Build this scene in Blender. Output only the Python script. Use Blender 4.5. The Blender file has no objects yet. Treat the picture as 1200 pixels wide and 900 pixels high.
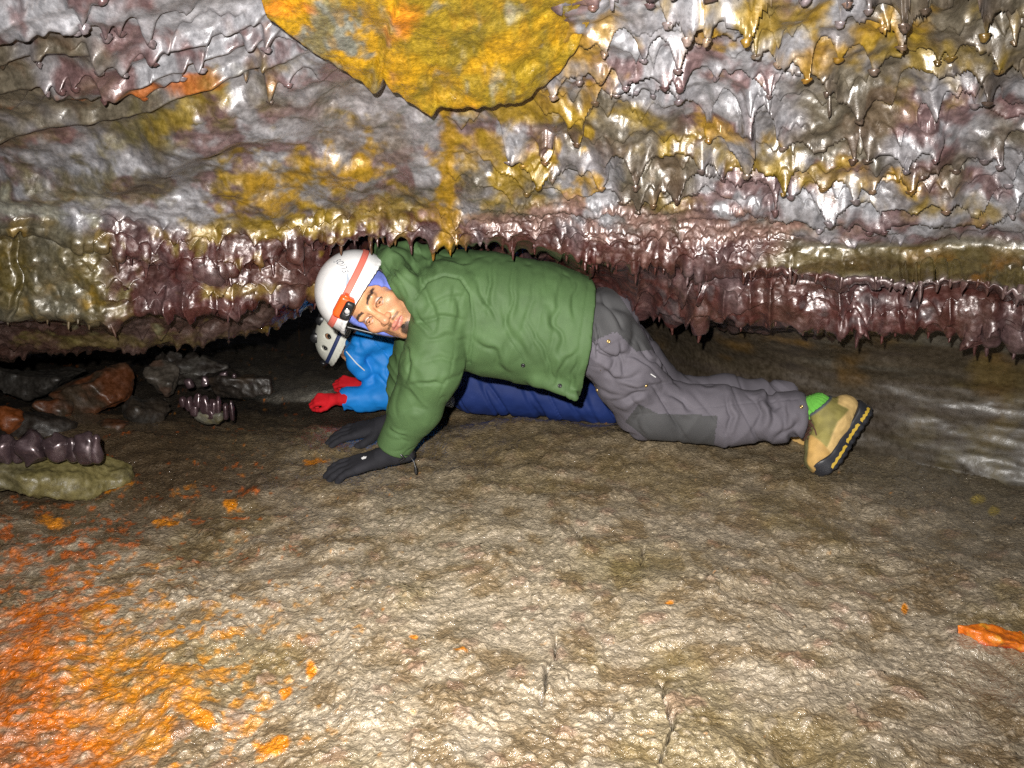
import bpy, bmesh, math, random
import numpy as np
from mathutils import Vector, Matrix

# ---------------------------------------------------------------- camera, dark world, flash, exposure
scene = bpy.context.scene
COL = scene.collection
W, H, FPX = 1200.0, 900.0, 942.0
PITCH = math.radians(14.0)
CAMZ = 0.85
cam_d = bpy.data.cameras.new('camera')
cam_d.sensor_fit = 'HORIZONTAL'
cam_d.sensor_width = 36.0
cam_d.lens = FPX / W * 36.0
cam_d.clip_start = 0.05
cam_d.clip_end = 100.0
cam = bpy.data.objects.new('camera', cam_d)
cam.location = (0, 0, CAMZ)
cam.rotation_euler = (math.pi / 2 - PITCH, 0, 0)
COL.objects.link(cam)
scene.camera = cam

world = bpy.data.worlds.new('World')
scene.world = world
world.use_nodes = True
world.node_tree.nodes['Background'].inputs[0].default_value = (0.010, 0.010, 0.012, 1)   # underground: no sky reaches in
world.node_tree.nodes['Background'].inputs[1].default_value = 1.0

# the on-camera flash is the light of this place: a small window just above the lens
fl = bpy.data.lights.new('camera_flash', 'SPOT')
fl.energy = 475.0
fl.color = (1.0, 0.965, 0.92)
fl.shadow_soft_size = 0.012
fl.spot_size = math.radians(112)
fl.spot_blend = 1.0
flo = bpy.data.objects.new('camera_flash', fl)
flo.location = (-0.06, 0.0, CAMZ + 0.085)
flo.rotation_euler = (math.pi / 2 - PITCH + math.radians(6.0), 0, 0)
COL.objects.link(flo)

vs = scene.view_settings
vs.view_transform = 'Standard'
vs.look = 'None'
vs.exposure = 0.0
vs.gamma = 1.0
scene.cycles.use_denoising = False
scene.cycles.max_bounces = 3
scene.cycles.sample_clamp_indirect = 0.5

# ---------------------------------------------------------------- maths helpers
CP, SP = math.cos(PITCH), math.sin(PITCH)
def PX(px, py, Y):
    """pixel of the photograph on the vertical plane y = Y (metres from the lens) -> world"""
    a = (np.asarray(px, float) - W / 2) / FPX
    b = -(np.asarray(py, float) - H / 2) / FPX
    dy = CP + b * SP
    dz = -SP + b * CP
    t = np.asarray(Y, float) / dy
    return np.stack(np.broadcast_arrays(a * t, np.asarray(Y, float), CAMZ + dz * t), -1)
def V(px, py, Y):
    return Vector(PX(px, py, Y))
def proj(P):
    x, y, z = P[..., 0], P[..., 1], P[..., 2] - CAMZ
    f = np.maximum(y * CP - z * SP, 0.05)
    u = y * SP + z * CP
    return W / 2 + FPX * x / f, H / 2 - FPX * u / f

rng = np.random.default_rng(7)
LAT = rng.random((64, 64, 64)).astype(np.float32)
def vnoise(P, scale, off=0.0):
    """smooth value noise, about -1..1; scale = features per metre (scalar or per axis)"""
    Q = P * np.asarray(scale, float) + off
    I = np.floor(Q).astype(np.int64)
    f = (Q - I).astype(np.float32)
    f = f * f * f * (f * (f * 6 - 15) + 10)
    I &= 63
    J = (I + 1) & 63
    x0, y0, z0 = I[..., 0], I[..., 1], I[..., 2]
    x1, y1, z1 = J[..., 0], J[..., 1], J[..., 2]
    fx, fy, fz = f[..., 0], f[..., 1], f[..., 2]
    def L(a, b, t): return a + (b - a) * t
    a = L(L(LAT[x0, y0, z0], LAT[x1, y0, z0], fx), L(LAT[x0, y1, z0], LAT[x1, y1, z0], fx), fy)
    b = L(L(LAT[x0, y0, z1], LAT[x1, y0, z1], fx), L(LAT[x0, y1, z1], LAT[x1, y1, z1], fx), fy)
    return L(a, b, fz) * 2 - 1
def fbm(P, scale, octv=4, gain=0.5, off=0.0):
    s = 0; a = 1.0; n = 0
    sc = np.asarray(scale, float)
    for k in range(octv):
        s = s + a * vnoise(P, sc, off + 17.3 * k); n += a; a *= gain; sc = sc * 2.03
    return s / n
def sstep(a, b, x):
    t = np.clip((x - a) / (b - a), 0, 1)
    return t * t * (3 - 2 * t)
def smooth_interp(x, xp, fp):
    """piecewise cubic (Catmull-Rom style, no overshoot beyond the slopes given)"""
    xp = np.asarray(xp, float); fp = np.asarray(fp, float)
    d = np.diff(fp) / np.diff(xp)
    m = np.zeros_like(fp)
    m[1:-1] = np.where(d[:-1] * d[1:] > 0, 2 * d[:-1] * d[1:] / (d[:-1] + d[1:] + 1e-12), 0)
    m[0], m[-1] = d[0], d[-1]
    i = np.clip(np.searchsorted(xp, x) - 1, 0, len(xp) - 2)
    h = xp[i + 1] - xp[i]
    t = np.clip((x - xp[i]) / h, 0, 1)
    return ((1 + 2 * t) * (1 - t) ** 2 * fp[i] + t * (1 - t) ** 2 * h * m[i]
            + t * t * (3 - 2 * t) * fp[i + 1] + t * t * (t - 1) * h * m[i + 1])

# ---------------------------------------------------------------- mesh helpers
def mesh_arrays(name, verts, faces, cols=None, smooth=True, extra=None):
    me = bpy.data.meshes.new(name)
    verts = np.ascontiguousarray(verts, np.float32); faces = np.ascontiguousarray(faces, np.int32)
    n, k = faces.shape
    me.vertices.add(len(verts)); me.vertices.foreach_set('co', verts.ravel())
    me.loops.add(n * k); me.loops.foreach_set('vertex_index', faces.ravel())
    me.polygons.add(n)
    me.polygons.foreach_set('loop_start', np.arange(0, n * k, k, dtype=np.int32))
    if smooth:
        me.polygons.foreach_set('use_smooth', np.ones(n, bool))
    me.update(calc_edges=True)
    if cols is not None:
        ca = me.color_attributes.new('Col', 'FLOAT_COLOR', 'POINT')
        c = np.ones((len(verts), 4), np.float32); c[:, :cols.shape[1]] = cols
        ca.data.foreach_set('color', c.ravel())
    return me
def obj(name, me, mat=None, parent=None):
    o = bpy.data.objects.new(name, me); COL.objects.link(o)
    if mat is not None and me is not None and len(me.materials) == 0: me.materials.append(mat)
    if parent is not None: o.parent = parent
    return o
def tag(o, label, cat, group=None, kind=None):
    o['label'] = label
    if cat: o['category'] = cat
    if group: o['group'] = group
    if kind: o['kind'] = kind
    return o
def grid_faces(nv, nu):
    a = np.arange(nv * nu).reshape(nv, nu)
    return np.stack([a[:-1, :-1], a[:-1, 1:], a[1:, 1:], a[1:, :-1]], -1).reshape(-1, 4)
def grid_normals(P):
    du = np.gradient(P, axis=1); dv = np.gradient(P, axis=0)
    n = np.cross(dv, du)
    return n / (np.linalg.norm(n, axis=-1, keepdims=True) + 1e-9)

# ---------------------------------------------------------------- materials
def new_mat(name):
    m = bpy.data.materials.new(name); m.use_nodes = True
    nt = m.node_tree
    return m, nt, nt.nodes['Principled BSDF']
def N(nt, t, **kw):
    n = nt.nodes.new(t)
    for k, v in kw.items(): setattr(n, k, v)
    return n
def rock_mat(name, src='attr', rough=0.42, coat=0.7, coat_rough=0.16, fine=260, bump=0.6, dist=0.0025, mott=0.5, spec=0.5, medium=70, pebble=None, metal=0.0):
    """wet stone; metal gives the silvery glaze of quenched lava"""
    m, nt, b = new_mat(name)
    L = nt.links.new
    geo = N(nt, 'ShaderNodeNewGeometry')
    if src == 'attr':
        base = N(nt, 'ShaderNodeVertexColor', layer_name='Col').outputs['Color']
    else:
        base = N(nt, 'ShaderNodeObjectInfo').outputs['Color']
    n1 = N(nt, 'ShaderNodeTexNoise'); n1.inputs['Scale'].default_value = fine; n1.inputs['Detail'].default_value = 3; n1.inputs['Roughness'].default_value = 0.6
    n2 = N(nt, 'ShaderNodeTexNoise'); n2.inputs['Scale'].default_value = medium; n2.inputs['Detail'].default_value = 4; n2.inputs['Roughness'].default_value = 0.65
    L(geo.outputs['Position'], n1.inputs['Vector']); L(geo.outputs['Position'], n2.inputs['Vector'])
    mr = N(nt, 'ShaderNodeMapRange'); mr.inputs[1].default_value = 0.3; mr.inputs[2].default_value = 0.7
    mr.inputs[3].default_value = 1 - mott; mr.inputs[4].default_value = 1 + mott * 0.7
    L(n2.outputs['Fac'], mr.inputs[0])
    mx = N(nt, 'ShaderNodeMix', data_type='RGBA', blend_type='MULTIPLY'); mx.inputs['Factor'].default_value = 1
    L(base, mx.inputs[6]); L(mr.outputs[0], mx.inputs[7])
    L(mx.outputs[2], b.inputs['Base Color'])
    rr = N(nt, 'ShaderNodeMapRange'); rr.inputs[1].default_value = 0.35; rr.inputs[2].default_value = 0.68
    rr.inputs[3].default_value = max(rough - 0.14, 0.1); rr.inputs[4].default_value = rough + 0.16
    L(n2.outputs['Fac'], rr.inputs[0]); L(rr.outputs[0], b.inputs['Roughness'])
    add = N(nt, 'ShaderNodeMath', operation='MULTIPLY_ADD'); add.inputs[1].default_value = 0.4
    L(n1.outputs['Fac'], add.inputs[0]); L(n2.outputs['Fac'], add.inputs[2])
    bp = N(nt, 'ShaderNodeBump'); bp.inputs['Strength'].default_value = bump; bp.inputs['Distance'].default_value = dist
    L(add.outputs[0], bp.inputs['Height'])
    last = bp
    for scl, dst in (pebble or []):
        w0 = N(nt, 'ShaderNodeTexNoise'); w0.inputs['Scale'].default_value = scl * .45; w0.inputs['Detail'].default_value = 1
        L(geo.outputs['Position'], w0.inputs['Vector'])
        w1 = N(nt, 'ShaderNodeVectorMath', operation='MULTIPLY_ADD'); w1.inputs[1].default_value = (1.1 / scl,) * 3
        L(w0.outputs['Color'], w1.inputs[0]); L(geo.outputs['Position'], w1.inputs[2])
        vo = N(nt, 'ShaderNodeTexVoronoi', feature='F1'); vo.inputs['Scale'].default_value = scl
        L(w1.outputs[0], vo.inputs['Vector'])
        b2 = N(nt, 'ShaderNodeBump', invert=True); b2.inputs['Strength'].default_value = 1.0; b2.inputs['Distance'].default_value = dst
        L(vo.outputs['Distance'], b2.inputs['Height']); L(last.outputs[0], b2.inputs['Normal']); last = b2
    L(last.outputs[0], b.inputs['Normal']); L(last.outputs[0], b.inputs['Coat Normal'])
    b.inputs['Specular IOR Level'].default_value = spec; b.inputs['Metallic'].default_value = metal
    n3 = N(nt, 'ShaderNodeTexNoise'); n3.inputs['Scale'].default_value = 13; n3.inputs['Detail'].default_value = 3
    L(geo.outputs['Position'], n3.inputs['Vector'])
    cw = N(nt, 'ShaderNodeMapRange'); cw.inputs[1].default_value = 0.38; cw.inputs[2].default_value = 0.60
    cw.inputs[3].default_value = coat * .15; cw.inputs[4].default_value = min(coat * 1.3, 1)
    L(n3.outputs['Fac'], cw.inputs[0]); L(cw.outputs[0], b.inputs['Coat Weight'])
    b.inputs['Coat Roughness'].default_value = coat_rough; b.inputs['Coat IOR'].default_value = 1.40
    return m
def cloth_mat(name, col=None, rough=0.75, weave=900, bump=0.15, sheen=0.0, var=0.12, spec=0.3, cr=None):
    m, nt, b = new_mat(name); L = nt.links.new
    tc = N(nt, 'ShaderNodeNewGeometry')
    n1 = N(nt, 'ShaderNodeTexNoise'); n1.inputs['Scale'].default_value = weave; n1.inputs['Detail'].default_value = 1
    n2 = N(nt, 'ShaderNodeTexNoise'); n2.inputs['Scale'].default_value = 14; n2.inputs['Detail'].default_value = 5
    L(tc.outputs['Position'], n1.inputs['Vector']); L(tc.outputs['Position'], n2.inputs['Vector'])
    mr = N(nt, 'ShaderNodeMapRange'); mr.inputs[1].default_value = 0.3; mr.inputs[2].default_value = 0.7
    mr.inputs[3].default_value = 1 - var; mr.inputs[4].default_value = 1 + var
    L(n2.outputs['Fac'], mr.inputs[0])
    mx = N(nt, 'ShaderNodeMix', data_type='RGBA', blend_type='MULTIPLY'); mx.inputs['Factor'].default_value = 1
    if col is None:
        L(N(nt, 'ShaderNodeVertexColor', layer_name='Col').outputs['Color'], mx.inputs[6])
    else:
        mx.inputs[6].default_value = (*col, 1)
    L(mr.outputs[0], mx.inputs[7]); L(mx.outputs[2], b.inputs['Base Color'])
    bp = N(nt, 'ShaderNodeBump'); bp.inputs['Strength'].default_value = bump; bp.inputs['Distance'].default_value = 0.001
    L(n1.outputs['Fac'], bp.inputs['Height']); last = bp
    for i, (scl, wid, dst, mp, rot) in enumerate(cr or []):
        mpn = N(nt, 'ShaderNodeMapping'); mpn.inputs['Scale'].default_value = mp; mpn.inputs['Rotation'].default_value = rot
        L(tc.outputs['Position'], mpn.inputs['Vector'])
        nn = N(nt, 'ShaderNodeTexNoise'); nn.inputs['Scale'].default_value = scl; nn.inputs['Detail'].default_value = 1.5; nn.inputs['Distortion'].default_value = 0.8
        L(mpn.outputs[0], nn.inputs['Vector'])
        s1 = N(nt, 'ShaderNodeMath', operation='SUBTRACT'); s1.inputs[1].default_value = 0.5; L(nn.outputs['Fac'], s1.inputs[0])
        s2 = N(nt, 'ShaderNodeMath', operation='ABSOLUTE'); L(s1.outputs[0], s2.inputs[0])
        s3 = N(nt, 'ShaderNodeMapRange', interpolation_type='SMOOTHSTEP'); s3.inputs[1].default_value = 0; s3.inputs[2].default_value = wid; L(s2.outputs[0], s3.inputs[0])
        b2 = N(nt, 'ShaderNodeBump'); b2.inputs['Strength'].default_value = 0.9; b2.inputs['Distance'].default_value = dst
        L(s3.outputs[0], b2.inputs['Height']); L(last.outputs[0], b2.inputs['Normal']); last = b2
    L(last.outputs[0], b.inputs['Normal'])
    b.inputs['Roughness'].default_value = rough; b.inputs['Specular IOR Level'].default_value = spec
    b.inputs['Sheen Weight'].default_value = sheen
    return m
def plain_mat(name, col, rough=0.4, spec=0.5, metal=0.0, coat=0.0, var=0.06):
    m, nt, b = new_mat(name); L = nt.links.new
    tc = N(nt, 'ShaderNodeNewGeometry')
    n2 = N(nt, 'ShaderNodeTexNoise'); n2.inputs['Scale'].default_value = 60; n2.inputs['Detail'].default_value = 4
    L(tc.outputs['Position'], n2.inputs['Vector'])
    mr = N(nt, 'ShaderNodeMapRange'); mr.inputs[1].default_value = 0.3; mr.inputs[2].default_value = 0.7
    mr.inputs[3].default_value = 1 - var; mr.inputs[4].default_value = 1 + var * 0.5
    L(n2.outputs['Fac'], mr.inputs[0])
    mx = N(nt, 'ShaderNodeMix', data_type='RGBA', blend_type='MULTIPLY'); mx.inputs['Factor'].default_value = 1
    mx.inputs[6].default_value = (*col, 1); L(mr.outputs[0], mx.inputs[7]); L(mx.outputs[2], b.inputs['Base Color'])
    b.inputs['Roughness'].default_value = rough; b.inputs['Specular IOR Level'].default_value = spec
    b.inputs['Metallic'].default_value = metal; b.inputs['Coat Weight'].default_value = coat
    return m
# ================================================================ THE CAVE ROOF
def col(*c): return np.array(c, float)
def blob(px, py, cx, cy, rx, ry, rot=0.0):
    a = math.radians(rot); ca, sa = math.cos(a), math.sin(a)
    u = ((px - cx) * ca + (py - cy) * sa) / rx
    v = (-(px - cx) * sa + (py - cy) * ca) / ry
    return np.exp(-(u * u + v * v))

COLS = [-400, 0, 120, 200, 300, 370, 430, 550, 690, 760, 850, 1000, 1200, 1600]
ROOF = dict(   # one entry per feature row: (row in the photograph, metres from the lens) for every column
 top=([-300] * 14, [1.05, 1.05, 1.05, 1.05, 1.05, 1.05, 1.05, 1.05, 1.04, 1.03, 1.02, 1.0, 0.97, 0.9]),
 edge=([0] * 14, [1.5, 1.52, 1.54, 1.56, 1.58, 1.58, 1.58, 1.57, 1.55, 1.53, 1.5, 1.46, 1.38, 1.25]),
 high=([120] * 14, [1.72, 1.76, 1.8, 1.82, 1.86, 1.87, 1.87, 1.85, 1.8, 1.77, 1.73, 1.67, 1.56, 1.4]),
 mid=([215, 215, 222, 226, 230, 230, 228, 228, 228, 230, 230, 230, 230, 230], [1.92, 1.96, 2.0, 2.03, 2.07, 2.09, 2.09, 2.06, 1.99, 1.95, 1.9, 1.81, 1.69, 1.5]),
 shoulder=([235, 240, 252, 270, 266, 258, 254, 258, 272, 280, 284, 286, 290, 300], [1.96, 1.99, 2.03, 2.08, 2.13, 2.16, 2.15, 2.12, 2.05, 2.01, 1.96, 1.90, 1.77, 1.57]),
 lipa=([255, 262, 278, 300, 294, 277, 272, 281, 301, 309, 312, 322, 336, 350], [1.95, 1.99, 2.04, 2.1, 2.15, 2.18, 2.18, 2.16, 2.09, 2.05, 1.98, 1.84, 1.70, 1.50]),
 undera=([258, 265, 281, 304, 297, 279, 271, 279, 302, 312, 317, 327, 341, 356], [2.02, 2.05, 2.09, 2.14, 2.19, 2.25, 2.35, 2.38, 2.22, 2.15, 2.05, 1.94, 1.81, 1.6]),
 bandb=([310, 318, 322, 330, 322, 300, 272, 275, 316, 335, 344, 354, 365, 380], [2.02, 2.05, 2.08, 2.12, 2.18, 2.27, 2.5, 2.6, 2.42, 2.28, 2.06, 1.94, 1.8, 1.6]),
 lipb=([368, 370, 366, 354, 345, 336, 290, 292, 338, 353, 368, 378, 389, 412], [2.05, 2.07, 2.08, 2.11, 2.18, 2.3, 2.62, 2.75, 2.58, 2.4, 2.12, 1.97, 1.83, 1.63]),
 underb=([372, 374, 370, 358, 347, 336, 290, 291, 338, 353, 369, 379, 390, 413], [2.15, 2.17, 2.2, 2.25, 2.35, 2.45, 2.7, 2.82, 2.7, 2.5, 2.3, 2.15, 2.0, 1.8]),
 bandc=([396, 396, 390, 384, 370, 346, 300, 300, 338, 353, 372, 387, 402, 428], [2.2, 2.24, 2.27, 2.33, 2.44, 2.6, 2.85, 2.95, 2.85, 2.65, 2.45, 2.3, 2.15, 1.95]),
 lipc=([416, 416, 412, 405, 388, 356, 308, 306, 338, 353, 372, 388, 403, 430], [2.26, 2.3, 2.33, 2.4, 2.52, 2.7, 3.0, 3.1, 3.0, 2.8, 2.6, 2.45, 2.3, 2.1]),
 underc=([414, 414, 410, 403, 386, 354, 306, 304, 336, 351, 370, 386, 401, 428], [2.45, 2.5, 2.53, 2.6, 2.75, 2.95, 3.2, 3.3, 3.2, 3.05, 2.9, 2.75, 2.6, 2.4]),
)
NAMES = list(ROOF)
SEG = dict(zip(NAMES[1:], [40, 88, 84, 34, 42, 12, 52, 46, 10, 34, 26, 10]))   # samples up to each feature row

# scalloped fringes: every row is a flow lip with its own drips
def fringe_table(n_rows, spacing, hmin, hmax, w, seed, cover=1.0, x0=-420, x1=1620):
    r = np.random.default_rng(seed)
    xs = np.arange(x0, x1 + 1, dtype=float)
    T = np.zeros((n_rows, len(xs))); drips = []
    for k in range(n_rows):
        x = x0 + r.random() * spacing
        while x < x1:
            h = hmin + (hmax - hmin) * r.random() ** 1.6
            if r.random() < cover:
                ww = w * (0.6 + 0.9 * r.random())
                T[k] = np.maximum(T[k], h / (1 + ((xs - x) / ww) ** 2) ** 1.25)
                drips.append((k, x, h, ww))
            x += spacing * (0.45 + 1.1 * r.random())
    return T, drips, x0
def fringe(px, p, tab):
    """phase p (rows) -> 0 at the top of a flow row rising to 1 at its scalloped lower edge; also the row number"""
    T, _, x0 = tab
    n = len(T)
    k = np.floor(p).astype(int)
    i = np.clip(px - x0, 0, T.shape[1] - 1.001); j = i.astype(int); f = i - j
    def c(kk):
        q = np.mod(kk, n); return T[q, j] * (1 - f) + T[q, j + 1] * f
    ck, cm, cp = c(k), c(k - 1), c(k + 1)
    above = p < k + ck
    st = np.where(above, k - 1 + cm, k + ck); en = np.where(above, k + ck, k + 1 + cp)
    return np.clip((p - st) / np.maximum(en - st, 1e-3), 0, 1), np.where(above, ck, cp)
FA = fringe_table(24, 30, 0.10, 0.50, 8.5, 11)
FB = fringe_table(24, 19, 0.1, 0.7, 5.6, 23)
FC = fringe_table(24, 6.5, 0.15, 0.75, 1.9, 29)
LIPA = fringe_table(3, 13, 2, 17, 4.2, 31)
LIPB = fringe_table(3, 21, 1, 17, 6.0, 37, 0.85)
LIPC = fringe_table(3, 11, 1, 9, 3.6, 41)
def lip_off(tab, k, px):
    T, _, x0 = tab
    i = np.clip(px - x0, 0, T.shape[1] - 1.001); j = i.astype(int); f = i - j
    return T[k, j] * (1 - f) + T[k, j + 1] * f

u_px = np.concatenate([np.linspace(-400, -75, 34, endpoint=False), np.linspace(-75, 1275, 1070), np.linspace(1275, 1600, 35)[1:]])
nu = len(u_px)
rows_py, rows_Y = [], []
for nme in NAMES:
    rows_py.append(smooth_interp(u_px, COLS, ROOF[nme][0])); rows_Y.append(smooth_interp(u_px, COLS, ROOF[nme][1]))
rows_py = np.array(rows_py); rows_Y = np.array(rows_Y)
iL = {n: i for i, n in enumerate(NAMES)}
wob = vnoise(np.stack([u_px / 60, u_px * 0, u_px * 0], -1), 1.0) * 5 + vnoise(np.stack([u_px / 23, u_px * 0 + 5, u_px * 0], -1), 1.0) * 2.5
left = sstep(140, 95, u_px)
la = lip_off(LIPA, 0, u_px) * (1 - 0.9 * left) * np.where(u_px > 900, 0.55, 1)
lb = lip_off(LIPB, 0, u_px) * (1 - 0.6 * left)
lc = lip_off(LIPC, 0, u_px)
for q in ('shoulder', 'lipa', 'undera'): rows_py[iL[q]] += wob * (1 - 0.3 * left)
rows_py[iL['lipa']] += la; rows_py[iL['undera']] += la * 0.55
for q in ('bandb', 'lipb', 'underb'): rows_py[iL[q]] += wob[::-1] * 0.8
rows_py[iL['lipb']] += lb; rows_py[iL['underb']] += lb * 0.6
rows_py[iL['lipc']] += lc + wob * 0.5; rows_py[iL['underc']] += lc * 0.3
# sample along the profile
vpar, knots = [], np.arange(len(NAMES), dtype=float)
vpar.append(np.array([0.0]))
for i, nme in enumerate(NAMES[1:]):
    vpar.append(i + np.arange(1, SEG[nme] + 1) / SEG[nme])
vpar = np.concatenate(vpar); nv = len(vpar)
def along(rows):
    i = np.clip(np.floor(vpar).astype(int), 0, len(NAMES) - 2); t = vpar - i
    d = np.diff(rows, axis=0)
    m = np.zeros_like(rows)
    m[1:-1] = np.where(d[:-1] * d[1:] > 0, 2 * d[:-1] * d[1:] / (d[:-1] + d[1:] + 1e-9), 0)
    m[0], m[-1] = d[0], d[-1]
    t = t[:, None]
    return ((1 + 2 * t) * (1 - t) ** 2 * rows[i] + t * (1 - t) ** 2 * m[i] + t * t * (3 - 2 * t) * rows[i + 1] + t * t * (t - 1) * m[i + 1])
PYg, Yg = along(rows_py), along(rows_Y)
PXg = np.broadcast_to(u_px, PYg.shape).copy()
VP = np.broadcast_to(vpar[:, None], PYg.shape)
# the flow rows that slant up at one side follow the old lava level
Pb = PX(PXg, PYg, Yg)
px, py = PXg, PYg
Q = Pb.copy()
lip_zone = sstep(3.45, 4.05, VP) * (1 - 0.9 * sstep(140, 105, px) * sstep(8.6, 8.0, VP))         # from the shoulder down
upL = sstep(420, 300, px) * sstep(135, 85, py + 0.12 * px * 0 - 0.0) # upper slanting lips
drip_r = sstep(575, 660, px + 0.25 * (py - 120)) * sstep(262, 225, py + np.where(px > 900, -14, 0)) * (1 - sstep(5, 6, VP))
cen = sstep(500, 560, px) * sstep(640, 600, px) * sstep(120, 140, py) * sstep(240, 220, py)
smooth_l = sstep(540, 470, px) * sstep(75, 110, py + 0.12 * px) * (1 - lip_zone)
fuzz = sstep(500, 560, px) * sstep(228, 246, py) * sstep(300, 282, py) * sstep(960, 900, px) * (1 - sstep(4.2, 4.8, VP))
olive_band = sstep(890, 960, px + (py - 290) * 1.2) * sstep(3.75, 4.0, VP) * sstep(5.02, 4.7, VP)
big = fbm(Q, 3.2, 3, off=3.1)
medn = fbm(Q, 11.0, 3, off=9.7)
fin = fbm(Q, 34.0, 3, off=21.0)
vf = fbm(Q, 90.0, 2, off=41.0)
wp = vnoise(np.stack([px / 95, py / 60, px * 0], -1), 1.0, 2.2) * 22 + vnoise(np.stack([px / 36, py / 30, px * 0], -1), 1.0, 8.2) * 9
slant = np.where(px < 450, 0.17 * px, 0.0) + np.where(px > 560, -0.02 * (px - 560), 0)
pA = (py + slant + wp * 1.9 + 600) / 42.0
pB = (py + wp * 0.5 + 600) / 25.0
pC = (py + wp * 0.3 + 600) / 11.0
tA, eA = fringe(px, pA, FA); tB, eB = fringe(px, pB, FB); tC, eC = fringe(px, pC, FC)
patch = sstep(-0.45, 0.35, vnoise(np.stack([px / 70, py / 45, px * 0 + 3], -1), 1.0) + 0.25)
prof = lambda t: t ** 1.7
dA = prof(tA) * np.clip(.34 + 1.8 * eA, 0, 1.2) * (0.042 * drip_r * (0.45 + 0.55 * patch) + 0.028 * upL * (0.35 + 0.65 * patch) + 0.012 * cen)
def soften(A, it):
    for _ in range(it):
        A = np.pad(A, 1, mode='edge'); A = (A[:-2] + 2 * A[1:-1] + A[2:]) / 4; A = (A[:, :-2] + 2 * A[:, 1:-1] + A[:, 2:]) / 4
    return A
dA = dA + (soften(dA, 2) - dA) * upL
dB = prof(tB) * np.clip(.3 + 1.4 * eB, 0, 1.2) * (0.026 * lip_zone * (1 - olive_band) * sstep(8.9, 8.3, VP) + 0.014 * drip_r * patch + 0.013 * sstep(8.8, 9.4, VP) * sstep(12, 11.2, VP))
dC = prof(tC) * (0.007 * fuzz)
# vertical pillars of run-down lava inside the lower band
pil = np.abs(vnoise(np.stack([px / 19, py / 90, px * 0], -1), 1.0, 6.0))
dP = (1 - pil) ** 2 * (1 + .9 * vnoise(np.stack([px / 30, py / 14, px * 0], -1), 1.0, 16.0)) * 0.017 * sstep(5.8, 6.6, VP) * sstep(8.6, 7.9, VP) * sstep(130, 220, px)
lump = np.maximum(fbm(Q, 17.0, 2, off=5.5), -0.15)
soft = 1 - 0.35 * olive_band
calm = sstep(560, 470, px) * sstep(255, 215, py) * (1 - lip_zone)
cq = (py + .33 * px + 18 * vnoise(np.stack([px / 130, py / 90, px * 0], -1), 1.0, 12.0)) / 31.0
fold = np.exp(-(vnoise(np.stack([px / 260, cq, px * 0], -1), 1.0, 19.0) / .42) ** 2)
dF = soften(fold, 5) * .036 * calm * sstep(430, 330, px + .6 * py - 60)
disp = (dF + big * 0.035 + medn * 0.020 * soft * (1 - .6 * calm) + fin * 0.0058 * soft * (1 - .15 * calm) + np.abs(vf) * 0.0010 * soft * (1 - 0.4 * smooth_l)
        + lump * 0.034 * (smooth_l * 0.5 + drip_r * 0.6) + dA + dB + dC + dP)
# yellow run-down bulges, left of the flow seam
for bx, by, rx, ry, hh in [(300, 222, 26, 20, .022), (330, 238, 22, 17, .02), (365, 205, 24, 20, .018), (402, 200, 26, 19, .03), (430, 212, 16, 14, .018), (290, 242, 30, 11, .015), (385, 225, 15, 15, .015),
                           (205, 185, 40, 26, .022), (150, 205, 34, 22, .018), (250, 150, 30, 20, .012), (228, 318, 22, 30, .02), (214, 345, 14, 12, .02), (255, 325, 14, 26, .012),
                           (700, 205, 26, 26, .02), (740, 185, 22, 22, .02), (870, 150, 34, 26, .02), (960, 130, 40, 30, .02), (1080, 160, 40, 30, .02)]:
    disp += hh * blob(px, py, bx, by, rx, ry)
# block edge and cracks on the olive block
disp += 0.03 * sstep(150, 118, px + 10 * vnoise(np.stack([py / 18, px * 0, px * 0], -1), 1.0)) * sstep(4.6, 5.2, VP) * sstep(8.4, 7.6, VP)
crk = np.abs(px - (25 + 14 * vnoise(np.stack([py / 25, px * 0, px * 0], -1), 1.0, 4.0)))
disp -= 0.02 * sstep(5, 1, crk) * sstep(5, 5.4, VP) * sstep(8, 7.6, VP)
Nrm = grid_normals(Pb)
flip = np.sign(-(Nrm[..., 1] * 0.8 + Nrm[..., 2] * 0.6)); Nrm *= flip[..., None]
dirn = 0.55 * Nrm + np.array([0, -0.42, -0.30]); dirn /= np.linalg.norm(dirn, axis=-1, keepdims=True)
fade = np.where(VP > 11.5, 0.4, 1.0)
Pr = Pb + dirn * (disp * fade)[..., None]
Pr[..., 2] -= (dA + dB * 0.7) * 0.5 * np.clip((tA - 0.6) * 2.5, 0, 1)      # edges sag under their own weight
# colours of the stone itself
def mixc(C, c, m): return C + (np.asarray(c) - C) * np.clip(m, 0, 1)[..., None]
nA = fbm(Q, 6.0, 4, off=61.0); nB = fbm(Q, 14.0, 4, off=71.0); nC = fbm(Q, 30.0, 3, off=81.0)
C = np.zeros(px.shape + (3,)) + col(0.15, 0.14, 0.142)
C = mixc(C, (0.27, 0.27, 0.29), sstep(-0.12, 0.25, nA) * 0.85)
C = mixc(C, (0.115, 0.052, 0.050), sstep(-0.05, 0.25, nB) * 0.8)
C = mixc(C, (0.080, 0.062, 0.028), sstep(0.02, 0.30, -nA) * 0.75)
C = mixc(C, (0.055, 0.023, 0.022), np.clip(tA * 1.5 - 0.75, 0, 1) * (.4 + 1.3 * eA) * (drip_r * 0.6 + upL * 0.35))
lipm = np.clip(lip_zone * (1 - olive_band) + sstep(8.5, 9.0, VP), 0, 1)
C = mixc(C, (0.056, 0.0125, 0.010), lipm * (0.9 + 0.2 * nB))
C = mixc(C, (0.10, 0.095, 0.10), lipm * sstep(0.2, 0.45, nB) * sstep(700, 800, px) * 0.5)
C = mixc(C, (0.05, 0.03, 0.022), sstep(8.6, 9.2, VP) * 0.7)
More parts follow.
